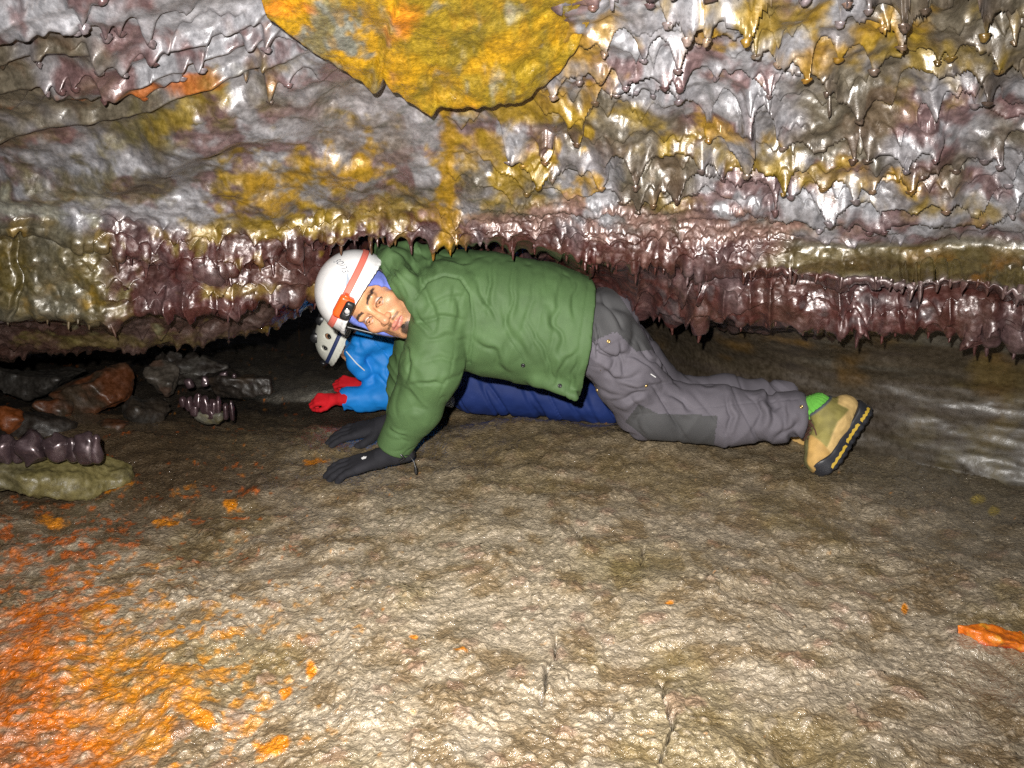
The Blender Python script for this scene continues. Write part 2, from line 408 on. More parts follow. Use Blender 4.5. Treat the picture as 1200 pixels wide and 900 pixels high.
C = mixc(C, (.25, .235, .245), blob(px, py, 430, 135, 90, 48) * (1 - .5 * sstep(0, .3, nB)) * .9)
OCH, OLV, RUST, MUS = (0.27, 0.150, 0.006), (0.105, 0.086, 0.022), (0.34, 0.09, 0.010), (0.185, 0.122, 0.008)
def stain(c, cx, cy, rx, ry, rot=0, st=1.0, soft=0.5):
    global C
    m = blob(px, py, cx, cy, rx * 1.2, ry * 1.2, rot) + 0.62 * nB + 0.75 * nC + .14 * (tA - .5)
    near = sstep(0.02, 0.2, blob(px, py, cx, cy, rx * 1.6, ry * 1.6, rot))
    C = mixc(C, c, sstep(0.34, 0.34 + soft * 1.5, m) * near * st)
for a in [(OLV, 170, 150, 130, 34, -32, .75), (MUS, 215, 125, 60, 14, -32, .7), (OLV, 130, 215, 120, 30, -8, .55), ((0.06, .055, .05), 205, 185, 60, 34, -20, .75), ((0.07, .065, .06), 60, 205, 90, 22, -10, .5),
          (RUST, 200, 92, 95, 9, -9, .8), (OLV, 300, 72, 60, 9, -6, .6), (MUS, 345, 215, 80, 38, -5, .85), (OCH, 402, 198, 38, 26, 0, .95), (OCH, 330, 220, 40, 30, 0, .8), (MUS, 300, 262, 150, 16, 0, .8), (MUS, 440, 250, 80, 22, 0, .7),
          (OCH, 522, 190, 12, 110, 0, 1.0), (OCH, 525, 255, 18, 36, 0, 1.0), (OCH, 585, 185, 60, 32, 0, .8), (MUS, 600, 210, 65, 40, 0, .85), (OCH, 690, 205, 26, 20, 0, .9), (OCH, 640, 120, 70, 24, -8, .8), (OCH, 690, 45, 34, 50, 30, .8), (MUS, 600, 135, 100, 18, 0, .7), (MUS, 755, 135, 34, 16, 0, .8),
          (MUS, 870, 172, 70, 18, 8, .8), (OCH, 860, 148, 40, 10, 10, .7), (MUS, 780, 238, 40, 14, 0, .7), (MUS, 900, 15, 110, 34, 6, .85), (OCH, 815, 20, 28, 26, 0, .8), (OCH, 960, 55, 60, 18, 0, .7), (OCH, 1040, 25, 80, 24, 0, .85), (MUS, 1090, 60, 80, 30, 0, .75), (MUS, 1170, 20, 60, 24, 0, .8),
          (OCH, 1035, 200, 44, 14, 22, .85), (MUS, 1100, 232, 90, 15, 8, .8), (MUS, 960, 195, 60, 14, 12, .6), (OLV, 905, 260, 70, 14, 0, .5), ((.165, .095, .078), 790, 262, 170, 24, 2, .9), ((.165, .10, .085), 610, 262, 90, 18, 0, .7),
          (OLV, 45, 312, 95, 44, 0, .95), (MUS, 85, 300, 40, 28, 0, .8), (OCH, 20, 285, 40, 22, 0, .75), (OLV, 90, 345, 80, 22, 15, .8), ((.20, .20, .17), 40, 248, 100, 13, 4, .9), ((.19, .2, .17), 60, 355, 70, 14, 12, .6),
          (MUS, 300, 335, 60, 8, 0, .6), (MUS, 330, 385, 40, 10, 0, .5), (OLV, 160, 400, 120, 9, 0, .5), (OLV, 60, 370, 40, 6, 0, .5)]:
    stain(*a)
lblk = sstep(145, 112, px + 14 * nC) * sstep(4.4, 4.9, VP) * sstep(8.4, 7.9, VP)
C = mixc(C, (.085, .064, .016), lblk * .9)
C = mixc(C, (.20, .12, .010), lblk * sstep(.05, .35, nB + .5 * nC) * .8)
C = mixc(C, (.10, .098, .08), lblk * sstep(.15, .45, nA) * .5)
seam = np.exp(-((px - 522 - 7 * vnoise(np.stack([py / 26, py * 0, py * 0], -1), 1.0, 5.0)) / (6 + 4 * nC)) ** 2) * sstep(115, 135, py) * sstep(5.1, 4.9, VP)
C = mixc(C, (.27, .15, .006), seam * .95)
C = mixc(C, (.085, .062, .014), olive_band * 0.95)
C = mixc(C, (0.05, 0.032, 0.008), olive_band * sstep(0.0, 0.3, fbm(Q, (2.5, 14, 22), 3, off=5)) * 0.85)
C = mixc(C, (0.20, 0.085, 0.006), olive_band * blob(px, py, 1120, 322, 90, 20) * sstep(-0.1, 0.2, nB))
C = mixc(C, (0.12, 0.11, 0.09), olive_band * sstep(291, 284, py) * 0.8)
C *= (0.84 * (1 + 0.30 * fin + .25 * nC))[..., None]
# close the roof towards the photographer and far behind
ext_top = Pr[0].copy(); ext_top[:, 1] = -1.6; ext_top[:, 2] = 1.75; ext_top[:, 0] *= 1.6
ext_m = Pr[0].copy(); ext_m[:, 1] = 0.2; ext_m[:, 2] = 1.6; ext_m[:, 0] *= 1.3
ext_b = Pr[-1].copy(); ext_b[:, 0] *= 2.4; ext_b[:, 1] = 8.0; ext_b[:, 2] = np.minimum(Pr[-1][:, 2], .5)
Pall = np.concatenate([ext_top[None], ext_m[None], Pr, ext_b[None]]); Call = np.concatenate([C[:1], C[:1], C, C[-1:]])
M_ROOF = rock_mat('wet_lava_roof', metal=.22, rough=0.45, coat=0.7, coat_rough=0.24, fine=260, medium=75, bump=0.42, dist=0.0022, mott=0.40, spec=.6)
M_DRIP = rock_mat('wet_lava_drip', src='obj', metal=.25, rough=0.36, coat=0.7, coat_rough=0.2, fine=300, medium=60, bump=0.35, dist=0.0018, mott=0.35)
roof = obj('cave_roof', mesh_arrays('cave_roof', Pall.reshape(-1, 3), grid_faces(*Pall.shape[:2])[:, ::-1], Call.reshape(-1, 3)), M_ROOF)
tag(roof, 'wet lava tube roof with scalloped drip rows and ochre stains', None, kind='structure')

# ---- individual lava drips (children of the roof)
def drip_mesh(seed, bend):
    r = np.random.default_rng(seed)
    prof_ = [(0.0, .95), (0.15, 1.0), (0.3, .95), (.48, .82), (.66, .68), (.82, .55), (.94, .36), (1.0, .08)]
    ns = 9; vv = []
    for t, q in prof_:
        for a in range(ns):
            th = 2 * math.pi * a / ns
            k = q * (1 + 0.12 * r.normal() * (t < .95))
            vv.append((k * math.cos(th) + bend * t * t, k * math.sin(th) * 0.9, -t))
    ff = []
    for i in range(len(prof_) - 1):
        for a in range(ns):
            b2 = (a + 1) % ns
            ff.append((i * ns + a, (i + 1) * ns + a, (i + 1) * ns + b2, i * ns + b2))
    me = mesh_arrays('lava_drip', np.array(vv), np.array(ff)); me.materials.append(M_DRIP)
    return me
DRIPS = [drip_mesh(100 + i, b) for i, b in enumerate([0, .25, -.3, .5, -.15, .1])]
rr = np.random.default_rng(5)
def nearest(px0, target, field, vlo, vhi):
    j = int(np.argmin(np.abs(u_px - px0)))
    cand = np.where((vpar >= vlo) & (vpar <= vhi))[0]
    i = cand[int(np.argmin(np.abs(field[cand, j] - target)))]
    return i, j
spots = []
for k, x, h, w_ in FA[1]:
    if not (-60 < x < 1260): continue
    for kk in range(k, 60, 24):
        i, j = nearest(x, kk + h, pA, 0.4, 3.6)
        if abs(pA[i, j] - kk - h) > 0.06: continue
        amp = dA[max(i - 1, 0), j]
        if amp > 0.010 and h > 0.15: spots.append((amp * (0.3 + h), i, j, 0.007 + 0.018 * h * rr.random() ** 1.5, w_ * 0.0011 * (.7 + .6 * rr.random())))
spots.sort(reverse=True)
spots = spots[:150]
for tab, lo, hi, nme, mx_ in ((LIPA, 4.85, 5.05, 'lipa', 70), (LIPB, 7.9, 8.05, 'lipb', 60)):
    sel = []
    for k, x, h, w_ in tab[1]:
        if k != 0 or not (-60 < x < 1260) or (nme == 'lipa' and x < 130) or (nme == 'lipb' and 380 < x < 690): continue
        i, j = nearest(x, iL[nme], VP, lo, hi)
        sel.append((h, i, j, 0.012 + 0.0014 * h * (0.6 + rr.random()), 0.0032 + 0.00016 * h))
    sel.sort(reverse=True); spots += sel[:mx_]
for q, (a_, i, j, ln, rad) in enumerate(spots):
    o = bpy.data.objects.new('lava_drip', DRIPS[q % 6]); COL.objects.link(o); o.parent = roof
    p = Pr[max(i - 1, 0), j]
    o.location = (p[0], p[1] + 0.006, p[2] + ln * 0.42)
    s = min(max(rad * 1.15, 0.0042), 0.0105)
    o.scale = (s, s, ln * 1.15)
    o.rotation_euler = (rr.normal() * .1, rr.normal() * .1, rr.random() * 6.28)
    c = C[max(i - 2, 0), j] * np.array([.95, .85, .85]); o.color = (*c, 1)

# ---- the ochre slab that hangs under the roof
sx = np.array([286, 300, 312, 335, 362, 400, 425, 438, 444, 449, 456, 475, 496, 506, 516, 530, 560, 590, 612, 640, 662, 682, 698, 712])
sy = np.array([-60, -20, 12, 30, 52, 76, 92, 101, 99, 84, 92, 108, 122, 127, 118, 119, 121, 119, 114, 95, 70, 42, 12, -30])
spx = np.linspace(287, 711, 230)
slow = np.interp(spx, sx, sy) + 3.0 * vnoise(np.stack([spx / 9, spx * 0, spx * 0], -1), 1.0)
ts = np.linspace(0, 1, 90)
gpy = -150 + (slow[None] + 150) * ts[:, None] ** 0.9
gpx = np.broadcast_to(spx, gpy.shape)
def roofY(pxv, pyv):
    """distance of the displaced roof at a pixel (upper part)"""
    ju = np.clip(np.searchsorted(u_px, pxv.ravel()), 1, nu - 1)
    out = np.empty(ju.shape)
    n0 = int(np.searchsorted(vpar, 3.0))
    for jj in np.unique(ju):
        mm = ju == jj
        out[mm] = np.interp(pyv.ravel()[mm], PYg[:n0, jj], Yg[:n0, jj])
    return out.reshape(pxv.shape)
gY = roofY(gpx, gpy) - (0.10 + 0.03 * ts[:, None]) * (.25 + .75 * sstep(700, 560, gpx))
S = PX(gpx, gpy, gY)
crack1 = np.exp(-((gpx - (447 + 0.25 * (85 - gpy) * 0.5)) / 2.2) ** 2) * sstep(20, 60, gpy)
crack2 = np.exp(-((gpx - (508 + 5 * vnoise(np.stack([gpy / 14, gpy * 0, gpy * 0], -1), 1.0)) ) / 2.0) ** 2) * sstep(40, 70, gpy)
step = sstep(442, 452, gpx + 0.3 * (gpy - 60)) * 0.022 * sstep(580, 460, gpx) + .010 * np.abs(((gpx - gpy * .6) / 61) % 1 - .5) + .012 * np.abs(((gpx + gpy * 1.1) / 97) % 1 - .5)
sd = fbm(S, 9, 3, off=2) * .022 + fbm(S, 30, 3, off=4) * .006 + np.abs(fbm(S, (60, 60, 25), 2, off=8)) * .004 - crack1 * .008 - crack2 * .006 + step
S = S + np.array([0, -.8, -.5]) * sd[..., None]
back = [S[-1] + np.array([0, d, dz]) for d, dz in ((.008, -.004), (.022, -.003), (.05, .004), (.18, .04))]
left_s = S[:, :1] + np.array([-.01, .14, .0]); right_s = S[:, -1:] + np.array([.01, .14, .0])
Sall = np.concatenate([S] + [b[None] for b in back])
ls = np.concatenate([left_s] + [b[None, :1] + np.array([-.01, .1, 0]) for b in back]); rs = np.concatenate([right_s] + [b[None, -1:] + np.array([.01, .1, 0]) for b in back])
Sall = np.concatenate([ls, Sall, rs], 1)
sp_, sq_ = proj(Sall)
sn = fbm(Sall, 8, 4, off=33); sm = fbm(Sall, 22, 4, off=35)
SC = np.zeros(Sall.shape) + col(0.34, 0.185, 0.005)
SC = mixc(SC, (0.22, 0.145, 0.008), sstep(-.05, .25, sn))
SC = mixc(SC, (0.14, 0.14, 0.115), sstep(.05, .4, sm + .9 * blob(sp_, sq_, 395, 40, 50, 45) - .25))
sv = fbm(Sall, (30, 12, 9), 4, off=47)
SC = mixc(SC, (0.15, 0.11, 0.012), sstep(.0, .3, sv) * .6)
SC = mixc(SC, (0.24, 0.23, 0.17), sstep(.15, .6, sv + .6 * blob(sp_, sq_, 590, 85, 40, 24) - .2) * .8)
SC = mixc(SC, (0.30, 0.15, 0.006), sstep(.1, .4, fbm(Sall, (40, 20, 14), 3, off=53)) * .4)
SC = mixc(SC, (0.55, 0.16, 0.008), sstep(.3, .8, blob(sp_, sq_, 475, 25, 26, 34) + blob(sp_, sq_, 335, 12, 34, 18) + .5 * sm + .3 * sv - .1) * .65)
SC = mixc(SC, (0.45, 0.15, 0.01), sstep(.1, .5, sm) * sstep(30, 5, np.interp(sp_, spx, slow) - sq_) * .35)
SC *= (1 + .3 * fbm(Sall, 60, 2, off=3))[..., None]
slab = obj('ochre_slab', mesh_arrays('ochre_slab', Sall.reshape(-1, 3), grid_faces(*Sall.shape[:2])[:, ::-1], SC.reshape(-1, 3)), rock_mat('ochre_mineral', metal=.15, rough=.42, coat=.8, coat_rough=.2, fine=330, medium=120, bump=.7, dist=.0028, mott=.45), roof)

# ================================================================ THE SIDE WALL under the lip
WC = [380, 560, 660, 740, 850, 1000, 1200, 1450, 1800]
WT = ([320, 325, 322, 330, 352, 372, 388, 410, 440], [4.9, 4.0, 3.55, 3.1, 2.5, 2.22, 2.05, 1.85, 1.6])
WM = ([400, 405, 405, 415, 430, 448, 470, 500, 530], [5.0, 4.15, 3.75, 3.35, 2.78, 2.44, 2.2, 1.98, 1.75])
WB = ([425, 440, 452, 470, 497, 528, 566, 610, 660], [5.0, 4.1, 3.7, 3.3, 2.8, 2.46, 2.16, 1.92, 1.68])
WF = ([460, 480, 490, 510, 545, 575, 615, 660, 720], [4.95, 4.0, 3.55, 3.1, 2.62, 2.3, 1.98, 1.75, 1.5])
wu = np.linspace(380, 1800, 420)
wr = np.linspace(0, 3, 130)
wpy = np.array([smooth_interp(wu, WC, r_[0]) for r_ in (WT, WM, WB, WF)]); wY = np.array([smooth_interp(wu, WC, r_[1]) for r_ in (WT, WM, WB, WF)])
gpy = np.array([smooth_interp(wr, [0, 1, 2, 3], wpy[:, j]) for j in range(len(wu))]).T
gY = np.array([smooth_interp(wr, [0, 1, 2, 3], wY[:, j]) for j in range(len(wu))]).T
gpx = np.broadcast_to(wu, gpy.shape)
Wp = PX(gpx, gpy, gY)
foot = sstep(2.2, 3.0, wr)[:, None]
Wp[..., 2] -= foot * 0.10
rip = np.sin(gpx / 5.6 + 3 * vnoise(np.stack([gpx / 50, gpy / 60, gpx * 0], -1), 1.0)) * blob(gpx, gpy, 985, 415, 70, 22) + .8 * np.sin(gpx / 6.5 + gpy / 30) * blob(gpx, gpy, 1150, 440, 70, 30)
wd = fbm(Wp, (3, 3, 9), 3, off=6) * .03 + fbm(Wp, (9, 9, 40), 3, off=16) * .004 + fbm(Wp, 45, 2, off=19) * .002 + rip * .0035
Wp = Wp + np.array([-.25, -.9, -.2]) * wd[..., None]
w1 = fbm(Wp, (2.5, 2.5, 16), 4, off=26); w2 = fbm(Wp, 9, 4, off=28)
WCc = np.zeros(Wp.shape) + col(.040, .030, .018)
WCc = mixc(WCc, (.062, .056, .044), sstep(.05, .4, w1) * sstep(850, 1050, gpx) * .8)
WCc = mixc(WCc, (.035, .026, .02), sstep(0, .4, -w1) * .6)
WCc = mixc(WCc, (.085, .045, .008), sstep(.35, 1.1, .7 * blob(gpx, gpy, 1010, 415, 40, 45) + .7 * blob(gpx, gpy, 1165, 430, 40, 90) + .5 * blob(gpx, gpy, 900, 400, 60, 15) + .9 * w2))
WCc = mixc(WCc, (.07, .055, .02), sstep(.05, .4, w2) * sstep(1000, 1150, gpx) * .6)
WCc = mixc(WCc, (.075, .06, .036), foot * sstep(900, 1000, gpx) * np.ones_like(w1))
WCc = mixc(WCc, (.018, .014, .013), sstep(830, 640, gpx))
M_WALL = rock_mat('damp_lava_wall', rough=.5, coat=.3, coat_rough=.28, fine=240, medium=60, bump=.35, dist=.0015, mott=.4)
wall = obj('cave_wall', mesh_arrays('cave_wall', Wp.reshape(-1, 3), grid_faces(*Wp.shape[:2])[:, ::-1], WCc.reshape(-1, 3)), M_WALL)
tag(wall, 'dark smooth lava wall undercut below the dripping lip', None, kind='structure')

# ================================================================ THE FLOOR
fx = np.concatenate([np.linspace(-1.9, -.78, 30, endpoint=False), np.linspace(-.78, .78, 800), np.linspace(.78, 1.9, 31)[1:]])   # tan of the bearing
fY = np.concatenate([[-1.6, -.4, .35, .6], 1 / np.linspace(1 / .85, 1 / 4.4, 410), [5, 6, 8]])
FY, FXb = np.meshgrid(fY, fx, indexing='ij')
FX = FXb * np.maximum(FY, 1.0)
Pf = np.stack([FX, FY, FX * 0], -1)
def floor_base(x, y):
    z = -0.055 * sstep(2.55, 3.1, y)
    z += 0.040 * np.exp(-((x - .42) / .38) ** 2 - ((y - 2.52) / .20) ** 2)
    z += 0.03 * np.exp(-((x - .02) / .25) ** 2 - ((y - 2.72) / .10) ** 2)
    z += 0.05 * sstep(-.9, -1.6, x) * sstep(2.0, 2.6, y)
    z += -0.03 * sstep(.9, .2, y)
    return z
fz = floor_base(FX, FY)
warp = np.stack([vnoise(Pf, 5, 1.0), vnoise(Pf, 5, 7.0), FX * 0], -1)
Pw = Pf + warp * .035
def cells(P2, s, seed):
    """distance to the nearest of jittered points: rounded lumps"""
    q = P2 * s; I = np.floor(q).astype(int); d1 = np.full(q.shape[:-1], 9.0); r_ = np.random.default_rng(seed).random((64, 64, 2))
    hsel = np.zeros(q.shape[:-1])
    hr = np.random.default_rng(seed + 1).random((64, 64))
    for a in (-1, 0, 1):
        for b2 in (-1, 0, 1):
            ii = (I[..., 0] + a) & 63; jj = (I[..., 1] + b2) & 63
            o = r_[ii, jj]
            d = (I[..., 0] + a + o[..., 0] - q[..., 0]) ** 2 + (I[..., 1] + b2 + o[..., 1] - q[..., 1]) ** 2
            mm = d < d1
            d1 = np.where(mm, d, d1); hsel = np.where(mm, hr[ii, jj], hsel)
    return np.sqrt(d1), hsel
c1, h1 = cells(Pw[..., :2], 22, 3); c2, h2 = cells(Pw[..., :2] + warp[..., :2] * .03, 48, 9); c3, h3 = cells(Pw[..., :2], 9, 5)
n_big = fbm(Pf, 2.6, 3, off=90); n_mid = fbm(Pf, 10, 3, off=93); n_fin = fbm(Pf, 55, 3, off=96)
fpx, fpy = proj(Pf)
streak = fbm(Pf * [1, 1, 1] + warp * .05, (5, 26, 1), 3, off=99)
rough_l = sstep(420, 250, fpx) * sstep(700, 600, fpy)
fz = fz + n_big * .030 + n_mid * .006 + np.maximum(0, .75 - c1) * .007 * (h1 > .25) * (.3 + h1) + np.maximum(0, .7 - c2) * .0085 * (.3 + h2) \
     + np.maximum(0, .7 - c3) * .017 * (h3 > .6) + np.abs(n_fin) * .0035 + streak * .003 * (.35 + rough_l)
keep = 1 - .5 * sstep(2.6, 3.0, FY)
# thin open cracks in the crust
ck = np.zeros_like(fz)
for pts in ([(652, 752), (650, 775), (643, 790), (633, 830)], [(774, 800), (775, 812), (784, 832), (787, 850), (785, 872), (772, 896)], [(756, 640), (753, 660)], [(714, 835), (716, 845)], [(676, 620), (682, 632)]):
    for (ax, ay), (bx, by) in zip(pts[:-1], pts[1:]):
        dx, dy = bx - ax, by - ay
        t = np.clip(((fpx - ax) * dx + (fpy - ay) * dy) / (dx * dx + dy * dy), 0, 1)
        d = np.hypot(fpx - ax - t * dx + 2.0 * n_fin * 3, fpy - ay - t * dy)
        ck = np.maximum(ck, np.exp(-(d / 1.8) ** 2))
fz -= ck * .028
Pf[..., 2] = fz
g1 = fbm(Pf, 4.0, 4, off=101); g2 = fbm(Pf, 16, 4, off=103); g3 = fbm(Pf, 50, 3, off=107)
F = np.zeros(Pf.shape) + col(.295, .24, .165)
F = mixc(F, (.345, .29, .215), sstep(0, .35, g2) * .8)
F = mixc(F, (.17, .112, .05), sstep(0, .35, -g2) * .7)
F = mixc(F, (.20, .15, .05), sstep(.1, .4, g1) * .45)
F = mixc(F, (.43, .36, .27), sstep(.55, .95, h2) * sstep(.45, .2, c2) * .6)
F = mixc(F, (.30, .17, .12), sstep(.78, .98, h1) * sstep(.5, .3, c1) * .45)
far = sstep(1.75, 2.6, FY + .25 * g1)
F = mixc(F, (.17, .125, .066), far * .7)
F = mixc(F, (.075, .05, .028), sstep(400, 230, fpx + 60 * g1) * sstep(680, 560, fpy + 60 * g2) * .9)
F = mixc(F, (.11, .09, .06), sstep(900, 1150, fpx + 120 * g1) * sstep(720, 560, fpy) * .8)
F = mixc(F, (.19, .15, .05), blob(fpx, fpy, 740, 665, 70, 30) * .6)
F = mixc(F, (.026, .022, .018), sstep(2.75, 3.15, FY + .15 * g1) * sstep(470, 420, fpx) * .9)  # shade behind the low roof lip, put into the floor colour
ORG = mixc(np.zeros(Pf.shape) + col(.60, .21, .008), (.64, .148, .004), sstep(170, 40, fpx + 60 * g1))
om = 1.8 * blob(fpx, fpy, -50, 805, 240, 150) + .6 * blob(fpx, fpy, 150, 880, 200, 70) + .75 * g2 + .25 * g1 + .35 * g3
F = mixc(F, ORG, sstep(.50, .95, om + .5 * g3) * sstep(460, 200, fpx) * (.25 + .75 * sstep(.1, .5, c1)) * (.6 + .4 * sstep(-.2, .3, fbm(Pf, 110, 2, off=113))))
F = mixc(F, (.50, .22, .014), sstep(.6, .95, .7 * blob(fpx, fpy, 200, 800, 230, 140) + .9 * g3 + .3 * g2) * .6)
F = mixc(F, (.42, .09, .008), sstep(.62, .9, .55 * blob(fpx, fpy, 120, 610, 230, 60) + .55 * streak + .9 * g3) * sstep(420, 300, fpx) * .8)
for ox, oy, a, b2 in [(135, 569, 16, 5), (60, 605, 14, 5), (195, 608, 16, 5), (335, 815, 9, 7), (365, 790, 6, 8), (240, 850, 12, 10), (1060, 713, 3, 5), (783, 716, 4, 2), (270, 588, 10, 6), (370, 540, 12, 4), (540, 775, 8, 2), (325, 880, 20, 10), (485, 755, 4, 2)]:
    F = mixc(F, (.60, .21, .01), sstep(.35, .7, blob(fpx, fpy, ox, oy, a * 1.3, b2 * 1.3) + .5 * g3))
F = mixc(F, (.30, .22, .03), sstep(.3, .7, blob(fpx, fpy, 1146, 585, 11, 5) + blob(fpx, fpy, 1165, 598, 8, 5)) * .7)
F *= (1 + .3 * n_fin)[..., None]
F = mixc(F, (.02, .016, .012), ck * .9)
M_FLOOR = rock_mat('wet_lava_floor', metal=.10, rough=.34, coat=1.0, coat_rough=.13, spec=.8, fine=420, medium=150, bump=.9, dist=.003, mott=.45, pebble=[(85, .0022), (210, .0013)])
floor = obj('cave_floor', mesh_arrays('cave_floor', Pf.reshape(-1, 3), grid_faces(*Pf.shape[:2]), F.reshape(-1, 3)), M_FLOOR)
tag(floor, 'wet lumpy lava tube floor stained orange on one side', None, kind='structure')
_fYs = FY[:, 0]
def floor_z(x, y):
    i = int(np.clip(np.searchsorted(_fYs, y), 1, len(_fYs) - 1)); j = int(np.argmin(np.abs(FX[i] - x)))
    return float(Pf[max(i - 2, 0):i + 3, max(j - 2, 0):j + 3, 2].mean())
# ================================================================ SDF modelling helpers (numpy)
class Field:
    def __init__(self, lo, hi, h):
        lo = np.asarray(lo, float); hi = np.asarray(hi, float)
        n = np.ceil((hi - lo) / h).astype(int) + 1
        self.lo, self.h, self.n = lo, h, n
        ax = [(lo[i] + h * np.arange(n[i])).astype(np.float32) for i in range(3)]
        self.X, self.Y, self.Z = ax[0][:, None, None], ax[1][None, :, None], ax[2][None, None, :]
        self.F = np.full(n, 10.0, np.float32)
    def seg(self, a, b, ra, rb, sq=None):
        a = np.asarray(a, np.float32); d = np.asarray(b, np.float32) - a
        X, Y, Z = self.X - a[0], self.Y - a[1], self.Z - a[2]
        t = np.clip((X * d[0] + Y * d[1] + Z * d[2]) / max(float(d @ d), 1e-9), 0, 1)
        return np.sqrt((X - t * d[0]) ** 2 + (Y - t * d[1]) ** 2 + (Z - t * d[2]) ** 2) - (ra + (rb - ra) * t)
    def chain(self, pts, rs, k=0.02):
        F = None
        for i in range(len(pts) - 1):
            s = self.seg(pts[i], pts[i + 1], rs[i], rs[i + 1]); F = s if F is None else smin(F, s, k)
        return F
    def ell(self, c, r, M=None):
        X, Y, Z = self.X - np.float32(c[0]), self.Y - np.float32(c[1]), self.Z - np.float32(c[2])
        if M is not None:
            M = np.asarray(M, np.float32)   # columns are the axes
            X, Y, Z = (X * M[0, 0] + Y * M[1, 0] + Z * M[2, 0], X * M[0, 1] + Y * M[1, 1] + Z * M[2, 1], X * M[0, 2] + Y * M[1, 2] + Z * M[2, 2])
        a, b, c_ = X / r[0], Y / r[1], Z / r[2]
        k0 = np.sqrt(a * a + b * b + c_ * c_); k1 = np.sqrt((a / r[0]) ** 2 + (b / r[1]) ** 2 + (c_ / r[2]) ** 2) + 1e-6
        return k0 * (k0 - 1) / k1
    def box(self, c, hs, rnd, M=None):
        X, Y, Z = self.X - np.float32(c[0]), self.Y - np.float32(c[1]), self.Z - np.float32(c[2])
        if M is not None:
            M = np.asarray(M, np.float32)
            X, Y, Z = (X * M[0, 0] + Y * M[1, 0] + Z * M[2, 0], X * M[0, 1] + Y * M[1, 1] + Z * M[2, 1], X * M[0, 2] + Y * M[1, 2] + Z * M[2, 2])
        qx, qy, qz = np.abs(X) - hs[0] + rnd, np.abs(Y) - hs[1] + rnd, np.abs(Z) - hs[2] + rnd
        return np.sqrt(np.maximum(qx, 0) ** 2 + np.maximum(qy, 0) ** 2 + np.maximum(qz, 0) ** 2) + np.minimum(np.maximum(qx, np.maximum(qy, qz)), 0) - rnd
    def half(self, p, n):
        """signed distance to a plane, positive on the side n points to"""
        n = np.asarray(n, float); n = n / np.linalg.norm(n)
        return (self.X - np.float32(p[0])) * n[0] + (self.Y - np.float32(p[1])) * n[1] + (self.Z - np.float32(p[2])) * n[2]
    def pts(self):
        return np.stack(np.broadcast_arrays(self.X, self.Y, self.Z), -1)
def smin(a, b, k):
    h = np.clip(0.5 + 0.5 * (b - a) / k, 0, 1)
    return b + (a - b) * h - k * h * (1 - h)
def smax(a, b, k): return -smin(-a, -b, k)
def nets(F, lo, h):
    """surface nets: implicit grid -> quads"""
    F = np.asarray(F, np.float32)
    F = F.copy()
    for ax in range(3):
        sl = [slice(None)] * 3
        for e in (0, -1):
            sl[ax] = e; F[tuple(sl)] = np.maximum(F[tuple(sl)], 1e-4)
    S = F < 0
    n = np.array(F.shape)
    acc = np.zeros(tuple(n - 1) + (3,), np.float32); cnt = np.zeros(tuple(n - 1), np.float32)
    def sub(A, o): return A[o[0]:o[0] + n[0] - 1, o[1]:o[1] + n[1] - 1, o[2]:o[2] + n[2] - 1]
    for ax in range(3):
        o1, o2 = [i for i in range(3) if i != ax]
        for i in (0, 1):
            for j in (0, 1):
                a = [0, 0, 0]; a[o1] = i; a[o2] = j; b = list(a); b[ax] = 1
                fa, fb = sub(F, a), sub(F, b)
                m = sub(S, a) != sub(S, b)
                t = np.where(m, fa / np.where(m, fa - fb, 1), 0)
                acc[..., ax] += np.where(m, t, 0)
                acc[..., o1] += np.where(m, i, 0); acc[..., o2] += np.where(m, j, 0)
                cnt += m
    act = cnt > 0
    idx = np.full(act.shape, -1, np.int64); idx[act] = np.arange(act.sum())
    base = np.argwhere(act)
    verts = (base + acc[act] / cnt[act][:, None]) * h + lo
    faces = []
    for ax in range(3):
        o1, o2 = [(1, 2), (2, 0), (0, 1)][ax]
        sl = [slice(1, -1)] * 3; sl[ax] = slice(0, -1)
        sh = [slice(1, -1)] * 3; sh[ax] = slice(1, None)
        A, B = S[tuple(sl)], S[tuple(sh)]
        m = A != B
        pos = np.argwhere(m) + 1; pos[:, ax] -= 1
        if len(pos) == 0: continue
        e1 = np.zeros(3, int); e1[o1] = 1; e2 = np.zeros(3, int); e2[o2] = 1
        q = np.stack([idx[tuple((pos - e1 - e2).T)], idx[tuple((pos - e2).T)], idx[tuple(pos.T)], idx[tuple((pos - e1).T)]], -1)
        fl_ = ~A[m]
        q[fl_] = q[fl_][:, ::-1]
        faces.append(q)
    faces = np.concatenate(faces)
    return verts, faces[(faces >= 0).all(1)]
def vnormals(v, f):
    n = np.cross(v[f[:, 2]] - v[f[:, 0]], v[f[:, 3]] - v[f[:, 1]])
    out = np.zeros_like(v)
    for k in range(f.shape[1]): np.add.at(out, f[:, k], n)
    return out / (np.linalg.norm(out, axis=1, keepdims=True) + 1e-12)
def relax(v, f, it=2, lam=.5):
    for _ in range(it):
        s = np.zeros_like(v); c = np.zeros(len(v))
        for k in range(4):
            a, b = f[:, k], f[:, (k + 1) % 4]
            np.add.at(s, a, v[b]); np.add.at(c, a, 1)
        v = v + lam * (s / np.maximum(c, 1)[:, None] - v)
    return v
from mathutils.bvhtree import BVHTree
def bvh(v, f): return BVHTree.FromPolygons([tuple(p) for p in v], [tuple(int(i) for i in q) for q in f])
CAMV = Vector((0, 0, CAMZ))
def hit(tree, px, py):
    d = (V(px, py, 2.0) - CAMV).normalized()
    loc, nrm, i, dist = tree.ray_cast(CAMV, d)
    return loc, nrm
